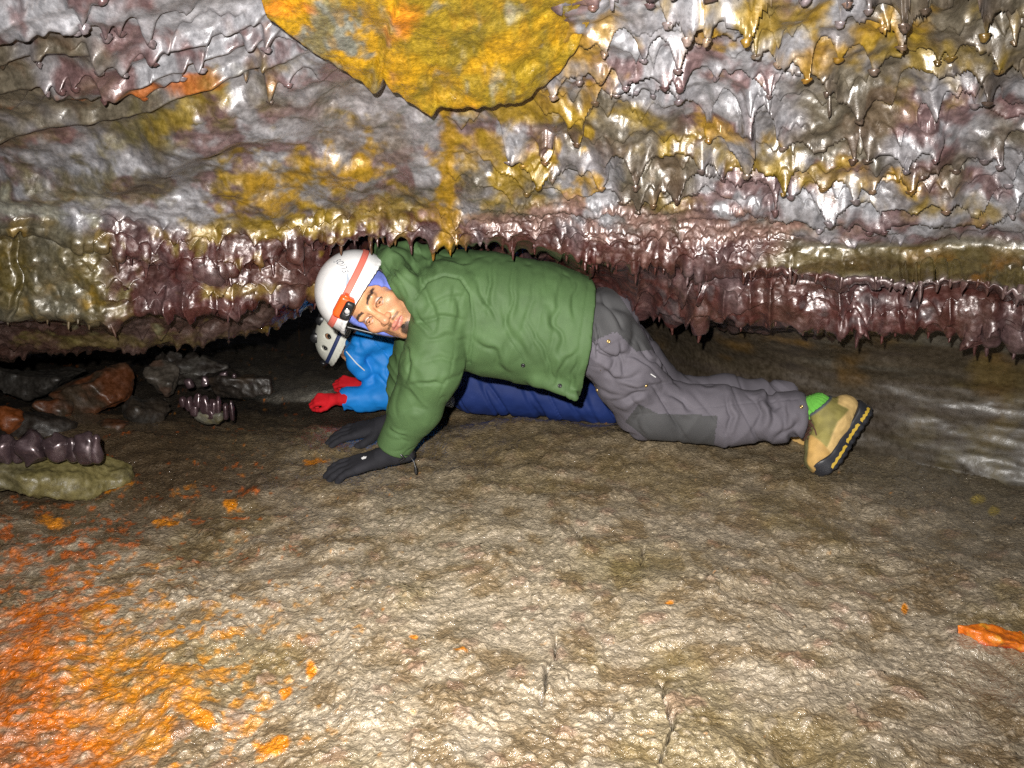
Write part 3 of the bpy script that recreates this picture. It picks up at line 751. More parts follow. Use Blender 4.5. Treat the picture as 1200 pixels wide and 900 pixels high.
def align(nrm, up=(0, 0, 1)):
    z = Vector(nrm).normalized(); x = Vector(up).cross(z)
    if x.length < 1e-4: x = Vector((1, 0, 0))
    x.normalize(); y = z.cross(x)
    return Matrix((x, y, z)).transposed()
def tube(pts, r, ns=6, closed=False, taper=None):
    pts = [Vector(p) for p in pts]; v = []; f = []
    n = len(pts); prev = None
    for i, p in enumerate(pts):
        t = (pts[min(i + 1, n - 1)] - pts[max(i - 1, 0)]).normalized()
        if prev is None:
            prev = t.orthogonal().normalized()
        a = (prev - t * prev.dot(t)).normalized(); prev = a; b = t.cross(a)
        rr_ = r if taper is None else r * taper[i]
        for k in range(ns):
            th = 2 * math.pi * k / ns
            v.append(p + (a * math.cos(th) + b * math.sin(th)) * rr_)
    for i in range(n - 1):
        for k in range(ns):
            k2 = (k + 1) % ns
            f.append((i * ns + k, i * ns + k2, (i + 1) * ns + k2, (i + 1) * ns + k))
    return np.array([tuple(p) for p in v]), np.array(f)
def disc_mesh(name, r, h, ns=14):
    v, f = [], []
    prof_ = [(r, 0), (r, h * .6), (r * .8, h), (r * .45, h), (r * .35, h * .6), (0.0005, h * .6)]
    for q, z in prof_:
        for k in range(ns): v.append((q * math.cos(6.2832 * k / ns), q * math.sin(6.2832 * k / ns), z))
    for i in range(len(prof_) - 1):
        for k in range(ns):
            k2 = (k + 1) % ns; f.append((i * ns + k, i * ns + k2, (i + 1) * ns + k2, (i + 1) * ns + k))
    return mesh_arrays(name, np.array(v), np.array(f))
def cut_panel(v, f, nrm, test, off=0.0016):
    """faces whose centre passes test, lifted off the cloth: a sewn-on panel"""
    c = v[f].mean(1); m = test(c, nrm[f].mean(1)); ff = f[m]
    u, inv = np.unique(ff, return_inverse=True)
    return v[u] + nrm[u] * off, inv.reshape(ff.shape)
def in_poly(x, y, poly):
    x = np.asarray(x); y = np.asarray(y); ins = np.zeros(x.shape, bool); n = len(poly)
    for i in range(n):
        (x1, y1), (x2, y2) = poly[i], poly[(i + 1) % n]
        c = (y1 > y) != (y2 > y)
        ins ^= c & (x < (x2 - x1) * (y - y1) / (y2 - y1 + 1e-12) + x1)
    return ins
def crease(P, w, off=0.0):
    """thin lines where the noise crosses zero: 1 on the line"""
    return np.exp(-(vnoise(P, 1.0, off) / w) ** 2)
def ridged(P, s, off=0.0): return 1 - 2 * np.abs(vnoise(P, s, off))
def axis_frame(P, a, b):
    a = np.asarray(a, float); d = np.asarray(b, float) - a; L = np.linalg.norm(d); d = d / L
    t = (P - a) @ d
    r = P - a - t[:, None] * d
    return t, r, d

# ================================================================ THE MAN IN GREEN
M_GREEN = cloth_mat('green_nylon', (.056, .104, .038), rough=.68, weave=900, bump=.25, sheen=0, var=.14, spec=.3)
M_GREY = cloth_mat('grey_trouser_cloth', (.100, .092, .108), rough=.8, weave=1500, bump=.1, sheen=0, var=.12, spec=.25)
M_DGREY = cloth_mat('dark_grey_patch_cloth', (.052, .052, .054), rough=.75, weave=1500, bump=.12, var=.12)
M_BLACKG = cloth_mat('black_fleece_glove', (.013, .013, .017), rough=.85, weave=700, bump=.4, sheen=0, var=.25)
M_SKIN, _nt, _b = new_mat('skin')
_nt.links.new(N(_nt, 'ShaderNodeVertexColor', layer_name='Col').outputs['Color'], _b.inputs['Base Color'])
_sn = N(_nt, 'ShaderNodeTexNoise'); _sn.inputs['Scale'].default_value = 420; _sn.inputs['Detail'].default_value = 3; _sg = N(_nt, 'ShaderNodeNewGeometry'); _nt.links.new(_sg.outputs['Position'], _sn.inputs['Vector'])
_sb = N(_nt, 'ShaderNodeBump'); _sb.inputs['Strength'].default_value = .5; _sb.inputs['Distance'].default_value = .0012; _nt.links.new(_sn.outputs['Fac'], _sb.inputs['Height']); _nt.links.new(_sb.outputs[0], _b.inputs['Normal'])
_b.inputs['Roughness'].default_value = .38; _b.inputs['Subsurface Weight'].default_value = .12; _b.inputs['Subsurface Radius'].default_value = (.01, .004, .002); _b.inputs['Subsurface Scale'].default_value = .5
M_WHITE = plain_mat('white_helmet_plastic', (.80, .80, .80), rough=.3, coat=.3)
M_CREAM = plain_mat('cream_helmet_plastic', (.66, .66, .58), rough=.35, coat=.2)
M_CORAL = cloth_mat('coral_strap', (.68, .16, .12), rough=.6, var=.1)
M_ORANGE = plain_mat('orange_plastic', (.70, .085, .012), rough=.3)
M_BLACK = plain_mat('black_plastic', (.012, .012, .013), rough=.35)
M_LENS = plain_mat('lamp_reflector', (.85, .85, .88), rough=.12, metal=.6)
M_PERI = cloth_mat('periwinkle_fleece', (.13, .17, .50), rough=.9, weave=900, bump=.3, sheen=0)
M_LOGO = plain_mat('grey_print', (.10, .11, .14), rough=.5)
M_LOGO2 = plain_mat('light_grey_print', (.30, .34, .40), rough=.5)
M_WPRINT = plain_mat('white_print', (.8, .8, .8), rough=.6)
M_TAN = cloth_mat('tan_nubuck', None, rough=.7, weave=700, bump=.25, var=.15)
M_SOLE = plain_mat('black_rubber', (.018, .019, .024), rough=.45)
M_YEL = plain_mat('yellow_rubber', (.45, .30, .03), rough=.55)
M_LACE = cloth_mat('brown_lace', (.075, .035, .025), rough=.8)
M_SOCK = cloth_mat('green_knit_sock', (.10, .33, .045), rough=.95, weave=600, bump=.5)
M_BRASS = plain_mat('brass_snap', (.45, .33, .14), rough=.35, metal=.9)
M_EYE = plain_mat('eye_white', (.62, .58, .54), rough=.15, coat=.5)
M_IRIS = plain_mat('dark_iris', (.018, .010, .007), rough=.1, coat=.6)

man = bpy.data.objects.new('person', None); COL.objects.link(man)
man.location = (float(V(600, 450, 2.35).x), 2.35, 0)
tag(man, 'person in green coat and grey trousers crawling on hands and knees', 'person')
MI = Matrix.Translation(man.location).inverted()
def child(name, v, f, mat, parent, cols=None, smooth=True):
    """mesh given in world coordinates, parented under thing or part without moving it"""
    org = Vector(parent.matrix_parent_inverse @ Vector((0, 0, 0))) if False else world_loc(parent)
    o = obj(name, mesh_arrays(name, np.asarray(v) - np.array(org), f, cols, smooth), mat, parent)
    return o
def world_loc(o):
    l = Vector((0, 0, 0))
    while o is not None: l += o.location; o = o.parent
    return l

# ---- coat
SH = V(524, 347, 2.25); EL = V(505, 433, 2.20); WR = V(463, 521, 2.24)
SH2 = V(505, 352, 2.54); EL2 = V(486, 430, 2.58); WR2 = V(458, 494, 2.58)
tx = np.array([455, 478, 500, 545, 580, 620, 650, 680, 700, 720])
tt = np.array([318, 297, 292, 293, 297, 304, 310, 319, 330, 340])
tb = np.array([362, 392, 420, 438, 446, 454, 462, 470, 474, 476])
TY = 2.37
T3 = PX(tx, tt, TY - 0.03); B3 = PX(tx, tb, TY - 0.08)
secx = T3[:, 0]; zc = (T3[:, 2] + B3[:, 2]) / 2; hz = (T3[:, 2] - B3[:, 2]) / 2
hy = np.array([.085, .13, .17, .195, .195, .19, .19, .19, .19, .19])
f = Field((secx[0] - .05, 2.02, .02), (secx[-1] + .03, 2.74, .70), .0045)
X1 = f.X.ravel()
czc, chz, chy = [np.interp(X1, secx, q)[:, None, None].astype(np.float32) for q in (zc, hz, hy)]
ry_, rz_ = (f.Y - TY) / chy, (f.Z - czc) / chz
tors = (np.sqrt(np.sqrt(ry_ ** 4 * .35 + ry_ ** 2 * ry_ ** 2 * .65 + rz_ ** 4 + 1.5 * ry_ ** 2 * rz_ ** 2)) - 1) * np.minimum(chz, chy)
tors = smax(tors, secx[0] + .005 - f.X, .02)
hem_p, hem_q = V(698, 325, 2.3), V(677, 475, 2.3)
hd = (hem_q - hem_p).normalized(); hn = Vector((hd.z, 0, -hd.x)); hn = hn if hn.x > 0 else -hn
tors = np.maximum(tors, f.half(hem_p, hn))
# hollow hem so the trousers come out of the coat
tors = np.maximum(tors, -np.maximum(tors + .016, -f.half(hem_p - hn * .05, hn)))
# front edge hanging as a loose corner
tors = smin(tors, np.maximum(f.seg(V(630, 444, 2.24), V(674, 466, 2.22), .02, .010), f.half(hem_p, hn)), .03)
armL = f.chain([SH + Vector((.03, .06, .0)), SH, EL, V(487, 478, 2.215), WR], [.10, .093, .082, .069, .052], .03)
armL = np.maximum(armL, f.half(WR + (WR - EL).normalized() * .012, (WR - EL)))
armR = f.chain([SH2 + Vector((.03, -.05, 0)), SH2, EL2, WR2], [.10, .09, .075, .052], .03)
armR = np.maximum(armR, f.half(WR2 + (WR2 - EL2).normalized() * .012, (WR2 - EL2)))
hood = f.chain([V(449, 303, 2.36), V(462, 308, 2.27), V(474, 330, 2.20), V(492, 358, 2.175), V(504, 388, 2.21)], [.032, .040, .036, .028, .020], .02)
hood2 = f.chain([V(446, 300, 2.40), V(456, 306, 2.47), V(474, 335, 2.52), V(482, 375, 2.46), V(492, 392, 2.34)], [.036, .045, .045, .035, .025], .02)
hood3 = f.chain([V(470, 304, 2.34), V(500, 308, 2.36)], [.05, .05], .02)
body = smin(smin(tors, hood3, .03), smin(hood, hood2, .02), .022)
neckhole = f.seg(V(500, 352, 2.33), V(440, 350, 2.30), .072, .088)
body = smax(body, -neckhole, .012)
F_ = smin(smin(body, armL, .010), armR, .02)
cv, cf = nets(F_, f.lo, f.h)
cv = relax(cv, cf, 2)
nrm = vnormals(cv, cf)
def coat_detail(P):
    tA_, r_, d_ = axis_frame(P, SH, WR)
    dist = np.linalg.norm(r_, axis=1)
    on_arm = sstep(.135, .095, dist) * sstep(-.02, .06, tA_) * sstep(2.40, 2.32, P[:, 1])
    fold_t = tA_ + .35 * r_[:, 1] + .5 * r_[:, 0]
    A = np.stack([fold_t * 30, r_[:, 0] * 7, r_[:, 1] * 7], -1)
    A2 = np.stack([(fold_t - r_[:, 0] * .9) * 13, r_[:, 0] * 5, r_[:, 1] * 5], -1)
    elbow = np.exp(-((tA_ - .22) / .11) ** 2) + .6 * sstep(.40, .46, tA_)
    arm_d = ridged(A, 1.0, 3.0) * (.0004 + .0016 * elbow) + ridged(A2, 1.0, 9.0) * .0022
    c = P[:, 0] * .96 - (P[:, 2] - .45) * .26; al = P[:, 2] * .96 + P[:, 0] * .26
    wv = vnoise(P, 8, 3.0) * .012
    B = np.stack([(c + wv) * 34, P[:, 1] * 6, al * 5.5], -1); B2 = np.stack([(c + wv * 2) * 13, P[:, 1] * 4, al * 4.5], -1)
    tor_d = np.maximum(ridged(B, 1.0, 12.0), -.3) * .0014 + ridged(B2, 1.0, 15.0) * .0030 + fbm(P, 10, 2, off=4) * .005
    lowr = sstep(.50, .36, P[:, 2])
    tor_d *= (.75 + .5 * lowr)
    hd_ = sstep(.0, -.10, P[:, 0] - SH.x)
    hood_d = ridged(np.stack([(P[:, 0] * .8 + P[:, 2] * .6) * 40, P[:, 1] * 9, (P[:, 2] * .8 - P[:, 0] * .6) * 9], -1), 1.0, 33.0) * .006
    arm_d = arm_d - crease(A * [.7, 1.8, 1.8], .13, 44.0) * (.0006 + .0030 * np.clip(elbow, 0, 1)) * sstep(-.1, .3, vnoise(P, 14, 5.0)) - crease(A2 * [.8, 1.3, 1.3], .10, 47.0) * .0022 * sstep(-.1, .3, vnoise(P, 11, 15.0))
    Bc = np.stack([(c + wv * 2) * 24, P[:, 1] * 5, al * 4.2], -1)
    gate = sstep(-.2, .3, vnoise(P, 9, 77.0))
    tor_d = tor_d - crease(Bc, .12, 51.0) * .0020 * gate - crease(Bc * [1.6, 1, 1.6], .10, 57.0) * .0022 * sstep(0, .3, vnoise(P, 10, 37.0))
    return on_arm * arm_d + (1 - on_arm) * (tor_d * (1 - hd_ * .5) + hood_d * hd_)
cv = cv + nrm * coat_detail(cv)[:, None]
# armhole seam and sleeve seam as stitched-in grooves
def groove(P, path, w):
    gp, gq = proj(P); m = np.zeros(len(P))
    for (ax, ay), (bx, by) in zip(path[:-1], path[1:]):
        dx, dy = bx - ax, by - ay; t = np.clip(((gp - ax) * dx + (gq - ay) * dy) / (dx * dx + dy * dy), 0, 1)
        m = np.maximum(m, np.exp(-(np.hypot(gp - ax - t * dx, gq - ay - t * dy) / w) ** 2))
    return m * (P[:, 1] < 2.33)
cv = cv - nrm * (.006 * groove(cv, [(486, 350), (500, 330), (520, 322), (540, 326), (552, 345), (555, 380), (550, 425)], 1.3)
                 + .0025 * groove(cv, [(690, 332), (670, 470)], 1.2) + .0018 * groove(cv, [(456, 505), (478, 518)], 1.0))[:, None]
FOLDS = [[(578, 305), (574, 335), (562, 368)], [(604, 310), (602, 345), (592, 385)], [(632, 316), (626, 350), (612, 388)], [(658, 324), (654, 360), (646, 392)], [(676, 330), (672, 372)],
         [(556, 398), (580, 416), (596, 441)], [(588, 356), (600, 388), (616, 424)], [(618, 372), (636, 402), (648, 446)], [(642, 356), (656, 394), (664, 436)],
         [(646, 457), (656, 432), (674, 408)], [(662, 466), (669, 442), (677, 420)], [(512, 300), (540, 305), (566, 301)], [(560, 330), (566, 352), (580, 372)],
         [(506, 357), (526, 346), (546, 352)], [(492, 378), (516, 369), (542, 374)], [(504, 402), (524, 396), (547, 400)], [(498, 426), (518, 418), (546, 422)], [(508, 446), (527, 440), (541, 434)],
         [(482, 451), (502, 453), (522, 446)], [(472, 482), (488, 478), (502, 481)], [(460, 506), (478, 512)], [(470, 402), (482, 425), (478, 452)], [(500, 335), (512, 360), (510, 392)], [(530, 335), (538, 362), (532, 395)],
         [(455, 296), (466, 315), (482, 332)], [(466, 292), (480, 312), (496, 322)], [(450, 306), (462, 328), (478, 350)], [(484, 292), (500, 306), (505, 322)], [(488, 360), (496, 376), (508, 390)]]
def fold_disp(P, folds, dep, wid, seed):
    gp, gq = proj(P); r = np.random.default_rng(seed); out = np.zeros(len(P))
    wx = vnoise(P, 22, 3.3) * 5; wy = vnoise(P, 22, 8.8) * 5
    gp = gp + wx; gq = gq + wy
    for path in folds:
        pts = np.array(path, float); s = r.choice((-1, 1)); w = wid * (.7 + .7 * r.random()); k = dep * (.6 + .7 * r.random())
        best = np.full(len(P), 1e9); sg = np.zeros(len(P)); tt_ = np.zeros(len(P)); L_ = 0
        tot = np.hypot(*np.diff(pts, axis=0).T).sum()
        for A_, B_ in zip(pts[:-1], pts[1:]):
            dx, dy = B_ - A_; l2 = dx * dx + dy * dy; t = np.clip(((gp - A_[0]) * dx + (gq - A_[1]) * dy) / l2, 0, 1)
            ex, ey = gp - A_[0] - t * dx, gq - A_[1] - t * dy; dd = np.hypot(ex, ey); m = dd < best
            best = np.where(m, dd, best); sg = np.where(m, np.sign(ex * dy - ey * dx), sg); tt_ = np.where(m, (L_ + t * math.sqrt(l2)) / tot, tt_); L_ += math.sqrt(l2)
        sd_ = best * sg * s; env = np.sin(np.clip(tt_ * .96 + .02, 0, 1) * math.pi) ** .6
        out += k * env * (-np.exp(-(sd_ / w) ** 2) + .75 * np.exp(-((sd_ - 2.4 * w) / (1.7 * w)) ** 2))
    return out * sstep(2.46, 2.36, P[:, 1])
cv = cv + vnormals(cv, cf) * fold_disp(cv, FOLDS, .0050, 2.3, 4)[:, None]
coat = child('coat', cv, cf, M_GREEN, man)
ctree = bvh(cv, cf)
SNAP = disc_mesh('snap_button', .0062, .004); SNAP.materials.append(M_BLACK)
for sx_, sy_ in [(613, 428), (656, 452)]:
    l, n_ = hit(ctree, sx_, sy_)
    if l is None: continue
    o = obj('snap_button', SNAP, None, coat); o.location = l - world_loc(coat); o.rotation_euler = align(n_).to_euler()
def cord(name, pix, tree, r, mat, parent, lift=.004, Y=None):
    pts = []
    for (a, b) in pix:
        l, n_ = hit(tree, a, b) if tree is not None else (None, None)
        pts.append((l + n_ * lift) if l is not None else V(a, b, Y))
    v_, f_ = tube(pts, r)
    return child(name, v_, f_, mat, parent)
cord('pocket_welt', [(596, 395), (606, 410), (617, 427)], ctree, .0022, M_GREEN, coat, .0005)
cord('hood_drawcord', [(476, 384), (479, 400), (483, 420), (487, 440)], None, .0022, M_BLACK, coat, Y=2.30)

# ---- trousers
KN = V(762, 478, 2.40); AN = V(935, 489, 2.34)
HP = V(700, 388, 2.34); HP2 = V(702, 384, 2.50); KN2 = V(778, 468, 2.60); AN2 = V(922, 469, 2.60)
f = Field((float(V(655, 400, 2.4).x), 2.15, -.02), (float(V(965, 400, 2.4).x), 2.76, .62), .0042)
MID = V(850, 488, 2.38)
legL = f.chain([HP, KN, MID, AN], [.114, .098, .086, .066], .03)
legL = smin(legL, f.ell(V(735, 440, 2.33), (.085, .085, .085)), .03)
legR = f.chain([HP2, KN2, V(850, 467, 2.6), AN2], [.115, .088, .074, .060], .03)
pel = f.ell(V(700, 392, 2.42), (.11, .17, .120))
seat = f.ell(V(716, 372, 2.42), (.085, .15, .095))
T = smin(smin(pel, seat, .03), smin(legL, legR, .02), .03)
T = np.maximum(T, f.half(AN, (AN - MID)) * (f.Y < 2.475) + np.where(f.Y < 2.475, 0, -1)) if False else T
cutL = f.half(AN + (AN - MID).normalized() * .010, (AN - MID))
T = np.maximum(T, np.where(f.Y < 2.48, cutL, f.half(AN2 + Vector((.01, 0, 0)), (1, 0, .03))))
tv, tf = nets(T, f.lo, f.h)
tv = relax(tv, tf, 2); tn = vnormals(tv, tf)
def leg_detail(P):
    out = np.zeros(len(P))
    for hp, kn, mid, an, side in ((HP, KN, MID, AN, 1), (HP2, KN2, V(850, 464, 2.6), AN2, 0)):
        s = (P[:, 1] < 2.48) if side else (P[:, 1] >= 2.48)
        t, r_, d_ = axis_frame(P, kn, an)
        L_ = (Vector(an) - Vector(kn)).length
        w1_ = ridged(np.stack([(t + .5 * r_[:, 2] + .012 * vnoise(P, 9)) * 26, r_[:, 1] * 6, r_[:, 2] * 5], -1), 1.0, 4.0)
        w2_ = ridged(np.stack([(t - .6 * r_[:, 2]) * 12, r_[:, 1] * 5, r_[:, 2] * 4], -1), 1.0, 8.0)
        ank = sstep(.55 * L_, .95 * L_, t); kne = np.exp(-((t + .02) / .09) ** 2)
        shin = w1_ * (.0012 + .0045 * ank + .003 * kne) + w2_ * (.0035 + .006 * ank)
        c = P[:, 0] * .5 + P[:, 2] * .86
        th = ridged(np.stack([(c + .012 * vnoise(P, 9)) * 24, P[:, 1] * 6, (P[:, 0] * .86 - P[:, 2] * .5) * 7], -1), 1.0, 14.0) * .004 + fbm(P, 14, 2, off=2) * .006
        shin = shin - crease(np.stack([(t + .7 * r_[:, 2] + .02 * vnoise(P, 8)) * 20, r_[:, 1] * 6, r_[:, 2] * 5], -1), .15, 61.0) * (.004 + .010 * ank + .007 * kne)
        th = th - crease(np.stack([(c + .02 * vnoise(P, 8)) * 18, P[:, 1] * 6, (P[:, 0] * .86 - P[:, 2] * .5) * 6], -1), .13, 67.0) * .009
        m = sstep(-.06, .06, t)
        out += s * (shin * m + th * (1 - m))
    return out
tv = tv + tn * leg_detail(tv)[:, None]
pg = groove(tv, [(700, 412), (735, 395), (742, 402)], 1.0) + groove(tv, [(742, 402), (728, 440)], .9) + groove(tv, [(742, 486), (900, 470), (935, 468)], .8) * .7 + groove(tv, [(690, 440), (705, 470)], .9)
tv = tv - tn * (.0022 * pg)[:, None]
TF = [[(705, 340), (716, 362), (735, 385)], [(690, 405), (712, 418), (740, 420)], [(700, 432), (722, 445), (752, 440)], [(745, 398), (760, 420), (786, 438)], [(735, 455), (760, 452), (790, 446)], [(720, 470), (742, 462), (765, 458)],
      [(780, 462), (800, 470), (816, 486)], [(850, 462), (858, 485), (850, 508)], [(880, 466), (892, 485), (884, 505)], [(898, 462), (908, 478), (902, 498)], [(915, 470), (920, 488), (912, 508)], [(928, 468), (926, 490), (934, 510)], [(905, 512), (925, 500), (938, 490)],
      [(800, 436), (830, 446), (870, 448)], [(700, 380), (705, 400), (698, 420)], [(728, 400), (726, 420), (735, 440)]]
tv = tv + vnormals(tv, tf) * (fold_disp(tv, TF, .0075, 2.4, 9) * (tv[:, 1] < 2.47))[:, None]
tn = vnormals(tv, tf)
trousers = child('trousers', tv, tf, M_GREY, man)
ttree = bvh(tv, tf)
def fac(c, n_): return ((np.array([0, 0, CAMZ]) - c) * n_).sum(1) > 0
def panel(name, poly, ymax=2.5):
    def test(c, n_):
        a, b = proj(c); return in_poly(a, b, poly) & fac(c, n_) & (c[:, 1] < ymax)
    v_, f_ = cut_panel(tv, tf, tn, test)
    return child(name, v_, f_, M_DGREY, trousers)
panel('knee_patch', [(748, 473), (772, 485), (841, 487), (836, 527), (800, 530), (760, 515), (733, 494)])
panel('seat_panel', [(690, 325), (715, 330), (752, 388), (764, 410), (745, 412), (722, 388), (690, 402)], 2.6)
SNAP2 = disc_mesh('snap_button', .0058, .004); SNAP2.materials.append(M_BRASS)
for sx_, sy_ in [(713, 400), (757, 452), (682, 435), (700, 457), (939, 477)]:
    l, n_ = hit(ttree, sx_, sy_)
    if l is None: continue
    o = obj('snap_button', SNAP2, None, trousers); o.location = l - world_loc(trousers); o.rotation_euler = align(n_).to_euler()
for nme_, pix in (('pocket_zip', [(697, 452), (704, 433)]), ('pocket_tag', [(762, 438), (768, 442)]), ('pocket_flap_seam', [(690, 420), (722, 388)])):
    cord(nme_, pix, ttree, .0016, M_WPRINT if 'tag' in nme_ else (M_BRASS if 'zip' in nme_ else M_DGREY), trousers, .0008)

# ---- boots and socks
def make_foot(O, toe, up, name_parent, shin):
    toe = Vector(toe).normalized(); up = (Vector(up) - toe * Vector(up).dot(toe)).normalized(); lat = up.cross(toe)
    Mx = np.array([toe, lat, up]).T
    def Wd(v): return np.asarray(v) @ Mx.T + np.array(O)
    f = Field((-.15, -.07, -.03), (.16, .07, .20), .0034)
    up_ = f.chain([(.095, .004, .032), (.04, .002, .046), (-.03, 0, .052), (-.088, 0, .046)], [.036, .041, .041, .036], .03)
    ank = f.chain([(-.025, 0, .06), (-.042, 0, .115)], [.044, .047], .02)
    U_ = smin(up_, ank, .035)
    U_ = np.maximum(U_, -(f.Z - .012)); U_ = np.maximum(U_, f.half((-.04, 0, .118), (-.25, 0, 1)))
    U_ = smax(U_, -f.seg((-.042, 0, .09), (-.060, 0, .2), .036, .04), .006)
    v, fc = nets(U_, f.lo, f.h); v = relax(v, fc, 1); n = vnormals(v, fc)
    # panel relief: toe cap, side swoosh panel, eyestay
    side = v[:, 2] - (.050 + .28 * (v[:, 0] + .06) * (v[:, 0] < 0) )
    pan = sstep(.003, -.003, v[:, 2] - (.058 - .22 * np.abs(v[:, 0] + .02) )) 
    toecap = sstep(.060, .066, v[:, 0] + .25 * (v[:, 2] - .03))
    heelc = sstep(-.072, -.078, v[:, 0] - .15 * (v[:, 2] - .05)) * sstep(.085, .08, v[:, 2])
    lift = np.clip(pan + toecap + heelc, 0, 1)
    eye = sstep(.022, .012, np.abs(v[:, 1])) * sstep(.055, .068, v[:, 2] + .25 * v[:, 0]) * (v[:, 0] > -.02)
    v = v + n * (.0022 * lift - .002 * eye + .0008 * vnoise(v, 120))[:, None]
    C_ = np.zeros(v.shape) + col(.19, .165, .048)
    C_ = mixc(C_, (.50, .345, .14), lift); C_ = mixc(C_, (.34, .20, .055), toecap * .8); C_ = mixc(C_, (.13, .12, .05), eye)
    C_ = mixc(C_, (.05, .06, .07), sstep(.108, .113, v[:, 2] - .25 * (v[:, 0] + .04)))
    C_ *= (1 + .2 * vnoise(v, 60))[:, None]
    boot = bpy.data.objects.new('hiking_shoe', None); COL.objects.link(boot); boot.parent = name_parent
    boot.location = Vector(O) - world_loc(name_parent)
    up_o = child('upper', Wd(v), fc, M_TAN, boot, C_)
    # sole: outline with waist, wrapped up at the toe, tread cut into its edge
    f = Field((-.15, -.065, -.04), (.165, .065, .05), .0034)
    out = smin(f.seg((.085, .006, 0), (.02, .004, 0), .046, .042) * 1.0, f.seg((.02, .004, 0), (-.088, 0, 0), .040, .042), .02)
    flat = np.sqrt(np.maximum((f.X - np.clip(f.X, -.088, .088)) ** 2 + (f.Y - .004) ** 2, 1e-9)) - np.interp(f.X.ravel(), [-.13, -.088, -.02, .05, .088, .13], [.042, .042, .038, .046, .045, .043])[:, None, None]
    topz = .022 + .020 * sstep(.06, .125, f.X) + .008 * sstep(-.07, -.12, f.X)
    S_ = smax(flat, np.maximum(f.Z - topz, -(f.Z + .020 - .012 * sstep(.07, .14, f.X))), .006)
    tread = .002 * (np.sin(f.X * 260) > .2) * (f.Z < -.004)
    S_ = S_ + tread
    v, fc = nets(S_, f.lo, f.h); v = relax(v, fc, 1)
    sole = child('sole', Wd(v), fc, M_SOLE, boot)
    for s in (-1, 1):     # moulded yellow inserts along the sole edge
        vv, ff = [], []
        for q, (xa, xb, za, zb) in enumerate([(.02, .10, -.006, .001), (-.055, .012, -.004, .004), (-.115, -.065, -.005, .003)]):
            n0 = len(vv)
            for i in range(9):
                x = xa + (xb - xa) * i / 8
                w = float(np.interp(x, [-.13, -.088, -.02, .05, .088, .13], [.030, .0425, .0385, .0465, .0455, .033]))
                if x > .088: w = math.sqrt(max(.0458 ** 2 - (x - .088) ** 2, 1e-6))
                if x < -.088: w = math.sqrt(max(.0428 ** 2 - (x + .088) ** 2, 1e-6))
                zz = .0018 * (i % 2)
                for z in (za + zz, zb + zz * 2): vv.append((x, .004 + s * (w + .0012), z))
            for i in range(8): ff.append((n0 + 2 * i, n0 + 2 * i + 2, n0 + 2 * i + 3, n0 + 2 * i + 1))
        child('sole_insert', Wd(np.array(vv)), np.array(ff), M_YEL, sole, smooth=False)
    # laces zig-zag over the tongue
    def top(x, y):
        tree_ = top.t
        l = tree_.ray_cast(Vector((x, y, .25)), Vector((0.0, 0, -1)))[0]
        return (l.z if l else .08)
    top.t = bvh(*[np.asarray(q) for q in (nets(U_, Field((-.15, -.07, -.03), (.16, .07, .20), .0034).lo, .0034))])
    xs_ = [.062, .048, .034, .021, .009]
    for i in range(len(xs_) - 1):
        for s in (-1, 1):
            pts = [(xs_[i] * (1 - t) + xs_[i + 1] * t, s * (-.016 + .032 * t), 0) for t in np.linspace(0, 1, 6)]
            pts = [(a, b, top(a, b) + .003) for a, b, _ in pts]
            v, fc = tube(pts, .0022); child('lace', Wd(v), fc, M_LACE, boot)
    for s in (-1, 1):
        pts = [(.009, s * .003, top(.009, 0) + .004), (.019, s * .02, top(.019, s * .02) + .008), (.032, s * .03, top(.032, s * .03) + .004), (.044, s * .036, top(.044, .03) - .004)]
        v, fc = tube(pts, .0022); child('lace', Wd(v), fc, M_LACE, boot)
    sl_ = (np.array(Vector(shin) - Vector(O))) @ Mx
    lo_ = np.minimum(np.array([-.10, -.06, .03]), sl_ - .06); hi_ = np.maximum(np.array([.03, .06, .18]), sl_ + .06)
    f = Field(lo_, hi_, .004)
    s_ = f.chain([(-.030, 0, .07), (-.042, 0, .116), tuple(sl_)], [.039, .037, .034], .012)
    v, fc = nets(s_, f.lo, f.h); n = vnormals(v, fc)
    v = v + n * (.002 * np.sin(np.arctan2(v[:, 1], v[:, 0] + .05) * 22) + .003 * vnoise(v, (10, 10, 40)))[:, None]
    child('sock', Wd(v), fc, M_SOCK, name_parent)
    return boot
CR, CU, CB = Vector((1, 0, 0)), Vector((0, SP, CP)), Vector((0, -CP, SP))
make_foot(V(987, 516, 2.27), CR * -.58 - CU * .80 + CB * .12, CR * -.82 + CU * .54 - CB * .04, man, V(915, 488, 2.345))
b2_ = make_foot(V(955, 497, 2.60), CR * -.35 - CU * .92 + CB * .1, CR * -.92 + CU * .38 + CB * .1, man, V(895, 465, 2.6))

